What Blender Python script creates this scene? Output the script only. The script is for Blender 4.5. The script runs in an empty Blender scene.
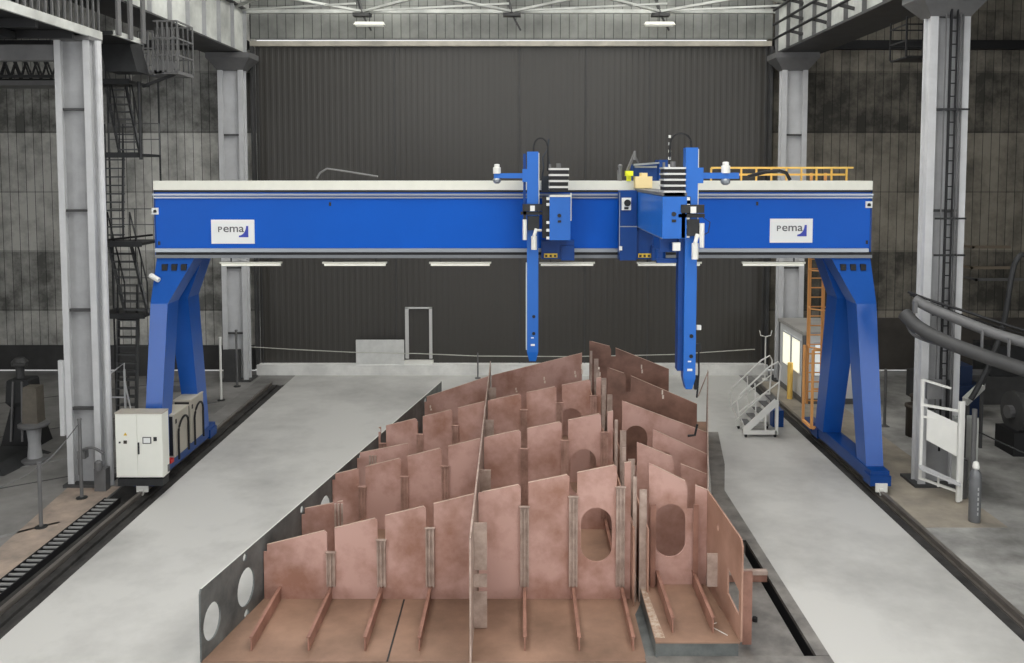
import bpy, math, random
from mathutils import Vector, Matrix
random.seed(11)
C = bpy.context.scene.collection
PI = math.pi

# ------------------------------------------------------------------ camera (perspective-corrected: small pitch plus lens shift)
T, H, F = 0.0612, 8.3, 850.0
cam_d = bpy.data.cameras.new('camera'); cam = bpy.data.objects.new('camera', cam_d); C.objects.link(cam)
cam.location = (0, 0.508, H); cam.rotation_euler = (PI/2 - math.atan(T), 0, 0)
cam_d.sensor_fit = 'HORIZONTAL'; cam_d.sensor_width = 36.0
cam_d.lens = F*math.sqrt(1+T*T)/1024*36.0
cam_d.shift_x = (512-522)/1024; cam_d.shift_y = -(331.5-225.0)/1024
cam_d.clip_end = 300
bpy.context.scene.camera = cam

def wx(px, d): return (px-522.0)*d/F           # metres across at depth d
def wz(py, d): return H-(py-173.0)*d/F         # metres up at depth d

# ------------------------------------------------------------------ materials
MATS = {}
def srgb(c):
    return tuple(((v/255.0)/12.92 if v/255.0 <= 0.04045 else ((v/255.0+0.055)/1.055)**2.4) for v in c)
def mat(name, rgb, rough=0.6, metal=0.0, var=0.0, scale=3.0, rgb2=None, bump=0.0, detail=6.0, stretch=None, lo=0.35, hi=0.65, spec=None):
    if name in MATS: return MATS[name]
    m = bpy.data.materials.new(name); m.use_nodes = True
    nt = m.node_tree; N = nt.nodes; L = nt.links
    b = N['Principled BSDF']; col = srgb(rgb)
    b.inputs['Base Color'].default_value = (*col, 1); b.inputs['Roughness'].default_value = rough
    b.inputs['Metallic'].default_value = metal
    if spec is not None: b.inputs['Specular IOR Level'].default_value = spec
    if var > 0 or rgb2 or bump > 0:
        tc = N.new('ShaderNodeTexCoord'); mp = N.new('ShaderNodeMapping'); L.new(tc.outputs['Object'], mp.inputs[0])
        if stretch: mp.inputs['Scale'].default_value = stretch
        no = N.new('ShaderNodeTexNoise'); no.inputs['Scale'].default_value = scale; no.inputs['Detail'].default_value = detail
        no.inputs['Roughness'].default_value = 0.62
        L.new(mp.outputs[0], no.inputs['Vector'])
        rp = N.new('ShaderNodeValToRGB'); L.new(no.outputs['Fac'], rp.inputs[0])
        rp.color_ramp.elements[0].position = lo; rp.color_ramp.elements[1].position = hi
        c2 = srgb(rgb2) if rgb2 else tuple(v*(1-var) for v in col)
        rp.color_ramp.elements[0].color = (*c2, 1); rp.color_ramp.elements[1].color = (*col, 1)
        L.new(rp.outputs[0], b.inputs['Base Color'])
        if bump > 0:
            bp = N.new('ShaderNodeBump'); bp.inputs['Strength'].default_value = bump; bp.inputs['Distance'].default_value = 0.02
            L.new(no.outputs['Fac'], bp.inputs['Height']); L.new(bp.outputs[0], b.inputs['Normal'])
    MATS[name] = m; return m
def emit(name, rgb, s):
    m = bpy.data.materials.new(name); m.use_nodes = True
    b = m.node_tree.nodes['Principled BSDF']; b.inputs['Base Color'].default_value = (*srgb(rgb), 1)
    b.inputs['Emission Color'].default_value = (*srgb(rgb), 1); b.inputs['Emission Strength'].default_value = s
    MATS[name] = m; return m

def board_mat(name, rgb, rgb2, pitch, joint_z, groove=0.06, gcol=(30, 30, 29)):
    """vertical wall boards with dark seams, rows of panels of slightly different grey and stains"""
    m = bpy.data.materials.new(name); m.use_nodes = True; nt = m.node_tree; N = nt.nodes; L = nt.links
    b = N['Principled BSDF']; b.inputs['Roughness'].default_value = 0.75
    tc = N.new('ShaderNodeTexCoord'); sp = N.new('ShaderNodeSeparateXYZ'); L.new(tc.outputs['Object'], sp.inputs[0])
    def M(op, a, v=None):
        n = N.new('ShaderNodeMath'); n.operation = op
        if isinstance(a, (int, float)): n.inputs[0].default_value = a
        else: L.new(a, n.inputs[0])
        if v is not None:
            if isinstance(v, (int, float)): n.inputs[1].default_value = v
            else: L.new(v, n.inputs[1])
        return n.outputs[0]
    hx = M('ADD', sp.outputs[0], sp.outputs[1])
    u = M('DIVIDE', hx, pitch); fr = M('FRACT', u); cell = M('FLOOR', u)
    rowf = M('FRACT', M('DIVIDE', sp.outputs[2], joint_z)); seam = M('MAXIMUM', M('LESS_THAN', fr, groove), M('MULTIPLY', M('LESS_THAN', rowf, .03), .3))
    wz_ = M('DIVIDE', sp.outputs[2], joint_z); row = M('FLOOR', wz_)
    wn = N.new('ShaderNodeTexWhiteNoise'); wn.noise_dimensions = '2D'
    cx = N.new('ShaderNodeCombineXYZ'); L.new(cell, cx.inputs[0]); L.new(row, cx.inputs[1]); L.new(cx.outputs[0], wn.inputs[0])
    no = N.new('ShaderNodeTexNoise'); no.inputs['Scale'].default_value = 0.55; no.inputs['Detail'].default_value = 8
    no.inputs['Roughness'].default_value = 0.7
    L.new(tc.outputs['Object'], no.inputs['Vector'])
    wr = N.new('ShaderNodeTexWhiteNoise'); wr.noise_dimensions = '1D'; L.new(row, wr.inputs['W'])
    a = M('MULTIPLY', wn.outputs[0], 0.22); c = M('MULTIPLY', no.outputs['Fac'], 2.3); d = M('MULTIPLY', wr.outputs[0], 0.6)
    s = M('ADD', M('ADD', a, c), d); s = M('SUBTRACT', s, 1.1)
    rp = N.new('ShaderNodeValToRGB'); L.new(s, rp.inputs[0])
    rp.color_ramp.elements[0].color = (*srgb(rgb2), 1); rp.color_ramp.elements[1].color = (*srgb(rgb), 1)
    rp.color_ramp.elements[0].position = 0.05; rp.color_ramp.elements[1].position = 0.85
    mx = N.new('ShaderNodeMixRGB'); L.new(seam, mx.inputs[0]); L.new(rp.outputs[0], mx.inputs[1]); mx.inputs[2].default_value = (*srgb(gcol), 1)
    L.new(mx.outputs[0], b.inputs['Base Color'])
    bp = N.new('ShaderNodeBump'); bp.inputs['Strength'].default_value = 0.4; bp.inputs['Distance'].default_value = 0.03; bp.invert = True
    L.new(seam, bp.inputs['Height']); L.new(bp.outputs[0], b.inputs['Normal'])
    MATS[name] = m; return m

BLUE = mat('blue_enamel', (0, 86, 188), 0.4, 0.0, 0.05, 0.8, spec=.2)
BLUEM = mat('blue_enamel_satin', (30, 104, 194), 0.32, 0.0, 0.06, 2.0)
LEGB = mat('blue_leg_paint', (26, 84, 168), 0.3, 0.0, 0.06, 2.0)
BLUED = mat('blue_enamel_deep', (4, 62, 132), 0.4, 0.0, 0.1, 2.0, spec=.35)
STRIP = mat('aluminium_tray', (226, 226, 214), 0.4, 0.0, 0.05, 4.0)
RAILM = mat('machined_rail_steel', (150, 156, 162), 0.33, 0.55)
BLACK = mat('black_rubber', (22, 22, 24), 0.6)
DARK = mat('dark_steel', (52, 53, 54), 0.6, 0.3, 0.35, 3.0)
WHITE = mat('white_paint', (232, 232, 226), 0.45, 0.0, 0.06, 3.0)
CABW = mat('cabinet_white', (232, 233, 224), 0.4, 0.0, 0.03, 2.0)
CABS = mat('cabinet_beige_grey', (176, 170, 158), 0.5, 0.0, 0.08, 2.0)
COLG = mat('column_grey_paint', (200, 201, 202), 0.5, 0.0, 0.16, 1.2, bump=0.05)
COLD = mat('column_web_grey', (168, 169, 170), 0.55, 0.0, 0.2, 1.5)
GIRD = mat('girder_grey', (214, 216, 210), 0.55, 0.0, 0.45, 0.6)
DGREY = mat('dark_grey_paint', (70, 70, 70), 0.6, 0.0, 0.3, 1.5)
MGREY = mat('mid_grey_paint', (110, 110, 110), 0.55, 0.1, 0.25, 1.5)
PRIM = mat('shop_primer', (192, 155, 144), 0.5, 0.0, 0, 1.0, (150, 109, 92), 0.04, 10.0, lo=0.34, hi=0.58)
PRIM2 = mat('shop_primer_dusty', (180, 142, 124), 0.55, 0.0, 0, 0.9, (144, 108, 90), 0.04, 9.0, lo=0.3, hi=0.66)
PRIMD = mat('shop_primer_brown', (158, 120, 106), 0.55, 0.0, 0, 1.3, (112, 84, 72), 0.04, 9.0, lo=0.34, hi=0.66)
EDGEM = mat('edge_highlight', (206, 178, 160), 0.5, 0.1, 0.2, 4.0)  # paler tone standing in for light on the plate edges
BARM = mat('bar_primer', (160, 118, 102), 0.5, 0.0, 0, 2.5, (126, 90, 76), 0.0, 6.0)
STIF2 = mat('stiffener_primer', (182, 146, 132), 0.6, 0.0, 0, 3.5, (142, 110, 96), 0.05, 8.0)
STIF = mat('stiffener_grey_primer', (186, 166, 154), 0.55, 0.05, 0, 3.5, (148, 128, 116), 0.05, 8.0)
BPL = mat('base_plate_primer', (160, 128, 108), 0.5, 0.1, 0, 0.7, (112, 88, 72), 0.05, 10.0, lo=0.3, hi=0.68)
MILL = mat('mill_scale_plate', (116, 120, 118), 0.5, 0.15, 0, 1.6, (74, 78, 78), 0.05, 9.0)
BENCH = mat('bench_plate_steel', (146, 142, 136), 0.5, 0.15, 0, 1.4, (102, 99, 96), 0.05, 9.0)
CONC = mat('floor_concrete_light', (198, 197, 193), 0.55, 0.0, 0, 0.27, (154, 153, 150), 0.03, 10.0, lo=0.27, hi=0.56)
CONCD = mat('floor_concrete_grey', (142, 140, 137), 0.75, 0.0, 0, 0.5, (98, 97, 95), 0.06, 10.0)
CONCM = mat('floor_concrete_mid', (178, 177, 173), 0.7, 0.0, 0, 0.6, (112, 111, 108), 0.06, 10.0)
CONCT = mat('floor_tan_patch', (182, 162, 146), 0.75, 0.0, 0, 1.2, (134, 124, 115), 0.06, 10.0)
TRACK = mat('track_bed', (64, 62, 60), 0.8, 0.1, 0, 2.0, (36, 35, 34), 0.1, 9.0)
LINE = mat('scored_line', (60, 60, 60), 0.8)
YEL = mat('safety_yellow', (242, 200, 104), 0.5)
ORA = mat('safety_orange', (244, 178, 108), 0.5)
LYEL = mat('label_yellow', (226, 190, 60), 0.5)
LAMPM = emit('lamp_tube', (250, 250, 238), 0.22)
TEXTG = mat('sign_text_grey', (92, 92, 94), 0.5)
SIGNW = mat('sign_white', (228, 230, 228), 0.4)
SIGNB = mat('sign_blue', (40, 58, 168), 0.4)
RED = mat('red_paint', (190, 36, 34), 0.5)
GLASSW = emit('lit_window', (252, 250, 226), 0.75)
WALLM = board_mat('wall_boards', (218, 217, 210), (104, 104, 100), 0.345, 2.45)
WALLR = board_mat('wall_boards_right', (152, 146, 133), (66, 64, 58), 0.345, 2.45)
WALLU = board_mat('wall_upper_boards', (150, 152, 146), (110, 111, 108), 0.36, 1.3)
DOORM = mat('door_charcoal', (63, 61, 57), 0.42, 0.0, 0.08, 0.3)
SILL = mat('sill_concrete', (240, 240, 236), 0.7, 0.0, 0.25, 1.0)
ROOFM = mat('roof_deck', (70, 72, 70), 0.8)
BRWN = mat('dark_brown_paint', (70, 62, 54), 0.7, 0.0, 0.3, 3)

# ------------------------------------------------------------------ mesh builder
class MB:
    def __init__(s): s.v = []; s.f = []
    def add(s, vs, fs):
        n = len(s.v); s.v += [tuple(v) for v in vs]; s.f += [tuple(i+n for i in f) for f in fs]; return s
    def box(s, x0, x1, y0, y1, z0, z1):
        x0, x1 = sorted((x0, x1)); y0, y1 = sorted((y0, y1)); z0, z1 = sorted((z0, z1))
        return s.hexa([(x0, y0), (x1, y0), (x1, y1), (x0, y1)], z0, [(x0, y0), (x1, y0), (x1, y1), (x0, y1)], z1)
    def hexa(s, a, z0, b, z1):
        return s.add([(x, y, z0) for x, y in a]+[(x, y, z1) for x, y in b],
                     [(3, 2, 1, 0), (4, 5, 6, 7), (0, 1, 5, 4), (1, 2, 6, 5), (2, 3, 7, 6), (3, 0, 4, 7)])
    def loft(s, secs):   # secs: (z, x0, x1, y0, y1) rectangles stacked into one tapering box leg
        vs = []; fs = []
        for z, x0, x1, y0, y1 in secs: vs += [(x0, y0, z), (x1, y0, z), (x1, y1, z), (x0, y1, z)]
        n = len(secs)
        for k in range(n-1):
            a = 4*k
            for i in range(4): j = (i+1) % 4; fs.append((a+i, a+j, a+4+j, a+4+i))
        fs += [(3, 2, 1, 0), (4*n-4, 4*n-3, 4*n-2, 4*n-1)]
        if secs[0][0] > secs[-1][0]: fs = [tuple(reversed(f)) for f in fs]
        return s.add(vs, fs)
    def bar(s, p, q, w=0.05, h=None):
        h = h or w; p = Vector(p); q = Vector(q); d = (q-p).normalized()
        up = Vector((0, 0, 1)) if abs(d.z) < 0.95 else Vector((0, 1, 0))
        r = d.cross(up).normalized()*w/2; u = r.cross(d).normalized()*h/2
        vs = [p-r-u, p+r-u, p+r+u, p-r+u, q-r-u, q+r-u, q+r+u, q-r+u]
        return s.add(vs, [(3, 2, 1, 0), (4, 5, 6, 7), (0, 1, 5, 4), (1, 2, 6, 5), (2, 3, 7, 6), (3, 0, 4, 7)])
    def path(s, pts, r, n=8, r2=None):
        pts = [Vector(p) for p in pts]; m = len(pts); vs = []; fs = []
        ref = Vector((0, 0, 1))
        for i, p in enumerate(pts):
            d = (pts[min(i+1, m-1)]-pts[max(i-1, 0)]).normalized()
            rf = ref if abs(d.dot(ref)) < 0.92 else Vector((0, 1, 0)) if abs(d.y) < 0.9 else Vector((1, 0, 0))
            a = d.cross(rf).normalized(); b = d.cross(a).normalized()
            rr = r if r2 is None else r+(r2-r)*i/(m-1)
            for k in range(n):
                t = 2*PI*k/n; vs.append(p+a*rr*math.cos(t)+b*rr*math.sin(t))
        for i in range(m-1):
            for k in range(n):
                j = (k+1) % n; fs.append((i*n+k, i*n+j, (i+1)*n+j, (i+1)*n+k))
        fs += [tuple(range(n-1, -1, -1)), tuple((m-1)*n+k for k in range(n))]
        return s.add(vs, fs)
    def tube(s, p, q, r, n=8, r2=None): return s.path([p, q], r, n, r2)
    def lathe(s, c, prof, n=16):
        vs = []; fs = []; m = len(prof)
        for r, z in prof:
            for k in range(n): t = 2*PI*k/n; vs.append((c[0]+r*math.cos(t), c[1]+r*math.sin(t), c[2]+z))
        for i in range(m-1):
            for k in range(n): j = (k+1) % n; fs.append((i*n+k, i*n+j, (i+1)*n+j, (i+1)*n+k))
        fs += [tuple(range(n-1, -1, -1)), tuple((m-1)*n+k for k in range(n))]
        return s.add(vs, fs)
    def prism(s, pts, z0, z1):   # ground polygon, counter-clockwise
        n = len(pts); vs = [(x, y, z0) for x, y in pts]+[(x, y, z1) for x, y in pts]
        fs = [tuple(range(n-1, -1, -1)), tuple(range(n, 2*n))]+[(i, (i+1) % n, n+(i+1) % n, n+i) for i in range(n)]
        return s.add(vs, fs)
    def build(s, name, m, parent=None, smooth=False):
        return link_mesh(name, s.v, s.f, m, parent, smooth)

ORG = {}
def link_mesh(name, vs, fs, m, parent=None, smooth=False):
    if parent is not None: o0 = ORG[parent.name]
    else:
        xs = [v[0] for v in vs]; ys = [v[1] for v in vs]; zs = [v[2] for v in vs]
        o0 = Vector(((min(xs)+max(xs))/2, (min(ys)+max(ys))/2, min(zs)))
    me = bpy.data.meshes.new(name)
    me.from_pydata([(v[0]-o0.x, v[1]-o0.y, v[2]-o0.z) for v in vs], [], fs); me.update()
    if m: me.materials.append(m)
    if smooth:
        for p in me.polygons: p.use_smooth = True
    o = bpy.data.objects.new(name, me); C.objects.link(o)
    if parent is not None: o.parent = parent
    else: o.location = o0
    ORG[o.name] = o0
    return o
def thing(name, label, cat, loc, group=None):
    o = bpy.data.objects.new(name, None); o.empty_display_size = 0.3; C.objects.link(o); o.location = loc
    ORG[o.name] = Vector(loc); return tag(o, label, cat, group)
def tag(o, label, cat, group=None):
    o['label'] = label; o['category'] = cat
    if group: o['group'] = group
    return o
def struct(o): o['kind'] = 'structure'; return o
def plab(o, label): o['label'] = label; return o

def curve_plate(name, outline, holes, th, m, parent, mapf):
    """flat plate with cut-outs: (u, v) outline, thickness th, mapf(u, v, w) -> world"""
    cu = bpy.data.curves.new('t', 'CURVE'); cu.dimensions = '2D'; cu.fill_mode = 'BOTH'; cu.extrude = th/2
    for loop in [outline]+holes:
        sp = cu.splines.new('POLY'); sp.points.add(len(loop)-1); sp.use_cyclic_u = True
        for i, (u, v) in enumerate(loop): sp.points[i].co = (u, v, 0, 1)
    t = bpy.data.objects.new('t', cu); C.objects.link(t); bpy.context.view_layer.update()
    me = bpy.data.meshes.new_from_object(t)
    vs = [mapf(v.co.x, v.co.y, v.co.z) for v in me.vertices]; fs = [tuple(p.vertices) for p in me.polygons]
    bpy.data.objects.remove(t); bpy.data.curves.remove(cu); bpy.data.meshes.remove(me)
    return link_mesh(name, vs, fs, m, parent)
def text_mesh(name, body, size, m, parent, mapf, sx=1.0, th=0.006, bold=0.0):
    cu = bpy.data.curves.new('t', 'FONT'); cu.body = body; cu.size = size; cu.extrude = th/2; cu.offset = bold
    t = bpy.data.objects.new('t', cu); C.objects.link(t); bpy.context.view_layer.update()
    me = bpy.data.meshes.new_from_object(t)
    vs = [mapf(v.co.x*sx, v.co.y, v.co.z) for v in me.vertices]; fs = [tuple(p.vertices) for p in me.polygons]
    w = max(v.co.x for v in me.vertices)*sx
    bpy.data.objects.remove(t); bpy.data.curves.remove(cu); bpy.data.meshes.remove(me)
    return link_mesh(name, vs, fs, m, parent)
def oval(cx, cy, w, h, n=12):
    r = w/2; k = h/2-r; pts = []
    for i in range(n+1): a = PI*i/n; pts.append((cx+r*math.cos(a), cy+k+r*math.sin(a)))
    for i in range(n+1): a = PI+PI*i/n; pts.append((cx+r*math.cos(a), cy-k+r*math.sin(a)))
    return pts
def circle(cx, cy, rx, ry=None, n=24):
    ry = ry or rx
    return [(cx+rx*math.cos(2*PI*i/n), cy+ry*math.sin(2*PI*i/n)) for i in range(n)]

# ================================================================== THE SHELL
WY = 35.6          # back wall plane
# floor: light concrete bay, laid around the pit under the welding bench
f = MB()
PX0, PX1, PY0, PY1 = 2.2, 5.06, 14.62, 21.4
f.box(-9.3, PX0, -6, WY+0.6, -0.5, 0); f.box(PX1, 8.9, -6, WY+0.6, -0.5, 0)
f.box(PX0, PX1, -6, PY0, -0.5, 0); f.box(PX0, PX1, PY1, WY+0.6, -0.5, 0)
struct(f.build('floor', CONC))
struct(MB().box(PX0-.02, PX1+.02, PY0-.02, PY1+.02, -0.9, -0.6).box(PX1-.02, PX1-.002, PY0, PY1, -.6, -.03).box(PX0, PX1, PY0, PY0+.01, -.6, -.05).build('floor_pit', BLACK))  # pit floor and liners coloured black to paint in the slot's deep shade
struct(MB().box(-26, -10.62, -22, WY+.3, -0.5, 0).build('floor_left_aisle', CONCD))
struct(MB().box(-40, 40, WY+.4, 60, -0.6, -.05).build('ground', mat('outside_ground', (235, 235, 232), .8)))
SIDE_FILL = emit('side_fill_glow', (250, 252, 255), 3.6)  # glow of added panels that brighten the gantry legs and aisles
for i, x in enumerate((-23.98, 23.98)): struct(MB().box(x-.01, x+.01, -21, 2, 1.6, 13.5).build('window_%d' % (i+3), SIDE_FILL))  # unseen fill panels added on the side walls, beside and behind the camera
struct(MB().box(9.42, 26, -22, WY+.3, -0.5, 0).build('floor_right_aisle', CONCM))
f = MB(); f.box(-10.62, -9.3, -6, 23.0, -0.5, -0.05); f.box(-10.0, -9.3, 23.0, 33.5, -0.5, -0.05)
f.box(-9.98, -9.58, -6, 33.4, -0.05, 0.02)
f.box(-9.4, -9.3, -6, 33.4, -0.05, 0.0)
struct(f.build('floor_left_track_bed', TRACK))
struct(MB().box(-10.62, -10.0, 23.0, WY+.3, -.5, 0).box(-10.0, -9.3, 33.5, WY+.3, -.5, 0).box(8.9, 9.42, 33.5, WY+.3, -.5, 0).build('floor_track_end', CONCD))
f = MB(); f.box(8.9, 9.42, -6, 33.5, -0.5, -0.03)
struct(f.build('floor_right_track_bed', TRACK))
struct(MB().prism([(-10.64, 14), (-10.64, 22.6), (-12.0, 22.6), (-11.5, 18.2)], 0.0, 0.008).build('floor_tan_patch', CONCT))
struct(MB().prism([(9.45, 20), (11.4, 20), (11.4, 34), (9.45, 34)], 0.0, 0.006).build('floor_right_walkway', mat('floor_walkway', (176, 166, 150), 0.7, 0, 0, 0.7, (132, 126, 116), 0.05, 9.0)))
l = MB()
for (a, b) in [((-24, 21), (-11.0, 31)), ((-24, 15.5), (-11.2, 24.2)), ((-24, 27.5), (-13, 34.5)), ((-19, 12.5), (-11.0, 17.9))]:
    l.bar((a[0], a[1], 0.004), (b[0], b[1], 0.004), 0.05, 0.008)
struct(l.build('floor_joint_lines', LINE))
l = MB()
for (a, b) in [((-20, 12.5), (-11.0, 20.3)), ((-22, 17.5), (-11.2, 26.6)), ((-15.2, 13.5), (-11.2, 15.2))]:
    l.bar((a[0], a[1], 0.004), (b[0], b[1], 0.004), 0.10, 0.008)
struct(l.build('floor_painted_lines', mat('worn_line', (150, 150, 148), 0.8, 0, 0.4, 3)))

# walls
struct(MB().box(-24, -10.9, WY, WY+0.3, 0.13, 16).build('wall_back_left', WALLM))
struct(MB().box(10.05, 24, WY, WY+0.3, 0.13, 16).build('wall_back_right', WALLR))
struct(MB().box(-11.05, 10.2, WY-0.05, WY+0.3, 13.75, 18).build('wall_back_upper', WALLU))
struct(MB().box(-24.3, -24, -22, WY+0.3, 0, 16).build('wall_left', WALLM))
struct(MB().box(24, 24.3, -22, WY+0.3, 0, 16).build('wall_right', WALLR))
struct(MB().box(-24, -11.1, WY-0.12, WY, 0.13, 1.15).build('baseboard_left', DGREY))
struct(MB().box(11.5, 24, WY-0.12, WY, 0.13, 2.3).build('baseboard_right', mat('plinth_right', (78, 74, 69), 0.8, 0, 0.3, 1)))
struct(MB().box(10.2, 24, WY-0.35, WY, 13.3, 13.65).build('trim_1', BLACK))
struct(MB().box(-24, -11.1, WY-0.35, WY, 13.3, 13.65).build('trim_2', BLACK))
struct(MB().box(-11.0, 10.1, WY-0.3, WY-0.02, 13.42, 13.62).build('trim_3', mat('lintel_pale', (196, 190, 176), 0.6, 0, 0.3, 1.5)))
struct(MB().box(-10.9, 10.1, WY-0.55, WY-0.02, 0.0, 0.42).build('trim_4', SILL))
# roof, far above the frame: deck, rooflights, low aisle roofs
r = MB(); r.box(-12, -8.5, -6, WY+.3, 18, 18.2); r.box(8.5, 12, -6, WY+.3, 18, 18.2); r.box(-2, 2, -6, WY+.3, 18, 18.2)
r.box(-24.3, -12, -6, WY+.3, 15.6, 15.8); r.box(12, 24.3, -6, WY+.3, 15.6, 15.8)
r.box(-12.1, -12, -6, WY+.3, 15.6, 18.2); r.box(12, 12.1, -6, WY+.3, 15.6, 18.2)
struct(r.build('ceiling', ROOFM))
SKY = emit('rooflight_panel', (255, 254, 250), 3.4)
for i, (x0, x1) in enumerate([(-8.5, -2), (2, 8.5)]):
    struct(MB().box(x0, x1, -6, WY+.3, 18.02, 18.06).build('window_%d' % (i+1), SKY))

# the great folding door: ribbed charcoal panels
prof = []; x = -10.85
dv = []; df = []
z0, z1 = 0.42, 13.43
while x < 10.0:
    for (dx, dy) in [(0, 0), (0.10, 0), (0.125, -0.006), (0.215, -0.006), (0.24, 0)]: prof.append((x+dx, WY-0.1+dy))
    x += 0.24
n = len(prof)
dv = [(a, b, z0) for a, b in prof]+[(a, b, z1) for a, b in prof]
df = [(i, i+1, n+i+1, n+i) for i in range(n-1)]
door = thing('door_1', '', '', (-0.4, WY-0.1, 0.42)); del door['label']; del door['category']; struct(door)
link_mesh('door_panel', dv, df, DOORM, door)
s = MB()
for xx in (-10.75, -5.2, -0.1, 2.6, 5.2, 9.95): s.box(xx-0.02, xx+0.02, WY-0.15, WY-0.1, z0, z1)
s.box(-10.85, 10.0, WY-0.05, WY, z0, z1)
s.build('door_seam', DGREY, door)
s = MB(); s.box(-10.98, -10.86, WY-0.4, WY-0.1, 0.4, 13.4); s.box(10.02, 10.14, WY-0.4, WY-0.1, 0.4, 13.4)
s.build('door_track', DGREY, door)
# wicket door in it
wd = MB(); D = WY-0.16
wd.box(wx(405, 35.1), wx(408.5, 35.1), D-0.06, D+.03, .62, 2.75); wd.box(wx(429, 35.1), wx(432, 35.1), D-0.06, D+.03, .62, 2.75)
wd.box(wx(405, 35.1), wx(432, 35.1), D-0.06, D+.03, 2.7, 2.76)
o = wd.build('door_2', mat('pale_frame', (200, 200, 198), .5)); struct(o)
struct(MB().box(wx(404, 35.1), wx(433, 35.1), D-0.22, D+.03, .42, .56).build('door_2_sill', WHITE))
tg = MB(); tg.box(-6.83, -5.02, 35.15, 35.2, 0.42, 1.45); tg.box(-5.02, -4.85, 35.15, 35.22, 0.42, 1.45)
tag(tg.build('sheet_metal_panel', mat('galvanised', (222, 223, 220), .5, .2, .15, 3)), 'pale grey sheet metal panel standing on the sill left of the small doorway', 'panel')
# cord along the door
def cord(name, pts, r, m, label, cat='chain', group=None):
    return tag(MB().path(pts, r, 5).build(name, m), label, cat, group)
PALE = mat('pale_cord', (190, 190, 180), .6)
cord('barrier_chain', [(-11.0, 34.4, 1.32), (-9, 34.4, 1.2), (-6.8, 34.6, 1.05), (-4.2, 34.6, 1.0), (-1.8, 34.5, .92), (2, 34.5, .9), (6, 34.5, .98), (9.4, 34.5, 1.2)], 0.018, PALE, 'pale cord strung low across the foot of the big charcoal door')
for i, (x, y, lab) in enumerate([(wx(478, 34.5), 34.5, 'short thin grey stake holding the cord before the middle of the dark door'), (wx(764, 34.3), 34.3, 'tall thin fork-topped stake at the right end of the dark door')]):
    b = MB(); hh = 1.05 if i == 0 else 1.75
    b.tube((x, y, 0.0), (x, y, hh), .03, 6); b.lathe((x, y, 0), [(.12, 0), (.12, .04), (.03, .05)], 10)
    if i == 1: b.path([(x-.25, y, hh+.25), (x-.2, y, hh+.05), (x, y, hh), (x+.2, y, hh+.05), (x+.25, y, hh+.25)], .02, 5)
    tag(b.build('stake', WHITE if i else MGREY), lab, 'stake')

# ------------------------------------------------------------------ columns of the crane runway
def column(xc, y, label, side, near, mlight, mweb, w=1.12, top=12.6, fw=.2, dp=.36):
    t = thing('steel_column', label, 'column', (xc, y+.3, 0), 'built-up steel columns')
    x0, x1 = xc-w/2, xc+w/2
    for a, b in ((x0, x0+fw), (x1-fw, x1)):
        fl = MB(); fl.box(a, b, y-.02, y+.02, .0, top); fl.box(a+fw/2-.02, a+fw/2+.02, y, y+dp, 0, top); fl.box(a, b, y+dp-.02, y+dp+.02, 0, top)
        fl.build('flange', mlight, t)
    MB().box(x0+fw/2, x1-fw/2, y+.22, y+.26, 0, top).build('web', mweb, t)
    st = MB(); z = 2.05 if near else 1.9
    while z < top-.3: st.box(x0+fw/2, x1-fw/2, y+.04, y+.22, z, z+.06); z += 2.62
    st.build('stiffener_plate', DGREY, t)
    b = MB()
    if top < 12: b.box(x0-.05, x1+.05, y-.1, y+.6, top-.1, top)
    else: b.hexa([(x0, y-.02), (x1, y-.02), (x1, y+.5), (x0, y+.5)], 12.3, [(x0-.35, y-.3), (x1+.35, y-.3), (x1+.35, y+.9), (x0-.35, y+.9)], 12.75)
    if top > 12: b.box(x0-.35, x1+.35, y-.3, y+.9, 12.75, 12.955)
    b.build('cap_bracket', MGREY, t)
    bs = MB(); bs.box(x0-.1, x1+.1, y-.1, y+.8, 0, .08); bs.build('base_plate', DGREY, t)
    return t
cLn = column(-11.56, 22.6, 'tall grey steel column at the left, nearest the front, behind the white control cabinet', -1, True, COLG, COLD, .9, 11.8, .16, .3)
cLb = column(-11.38, 34.0, 'pale grey steel column at the far left corner of the big charcoal door', -1, False, COLG, COLG, 1.0)
cRn = column(10.98, 22.6, 'tall grey steel column at the right carrying a thin ladder and pipes', 1, True, COLG, COLD, 1.02)
cRb = column(10.65, 34.0, 'pale grey steel column at the far right corner of the big charcoal door', 1, False, COLG, COLG, 1.0)
# dark lower wrap on far-left column
MB().box(-11.85, -11.2, 33.9, 34.05, 0.08, 1.3).build('kick_plate', DGREY, cLb)

# runway girders with rails
g = thing('runway_girder', 'grey riveted overhead crane girder running back along the left columns', 'girder', (-11.35, 26, 13))
MB().box(-11.13, -11.09, 12, 35.2, 13.0, 14.75).build('web_plate', GIRD, g)
b = MB(); b.box(-12.4, -10.95, 12, 35.2, 12.98, 13.04); b.box(-11.5, -10.9, 12, 35.2, 14.75, 14.8); b.build('flange', DGREY, g)
y = 13
while y < 35: MB().box(-11.09, -10.96, y, y+.05, 13.04, 14.75).build('stiffener_rib', COLD, g); y += 1.45
b = MB(); b.box(-11.3, -11.2, 12, 35.2, 14.8, 14.92); b.build('crane_rail', DARK, g)
g = thing('runway_girder', 'grey riveted overhead crane girder running back along the right columns with conductor bars', 'girder', (10.6, 26, 13))
MB().box(10.2, 10.24, 12, 35.2, 13.0, 14.9).build('web_plate', GIRD, g)
b = MB(); b.box(10.0, 11.7, 12, 35.2, 12.96, 13.04); b.box(10.0, 10.6, 12, 35.2, 14.9, 14.96); b.build('flange', DGREY, g)
y = 13
while y < 35: MB().box(10.07, 10.2, y, y+.05, 13.04, 14.9).build('stiffener_rib', MGREY, g); y += 1.45
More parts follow.
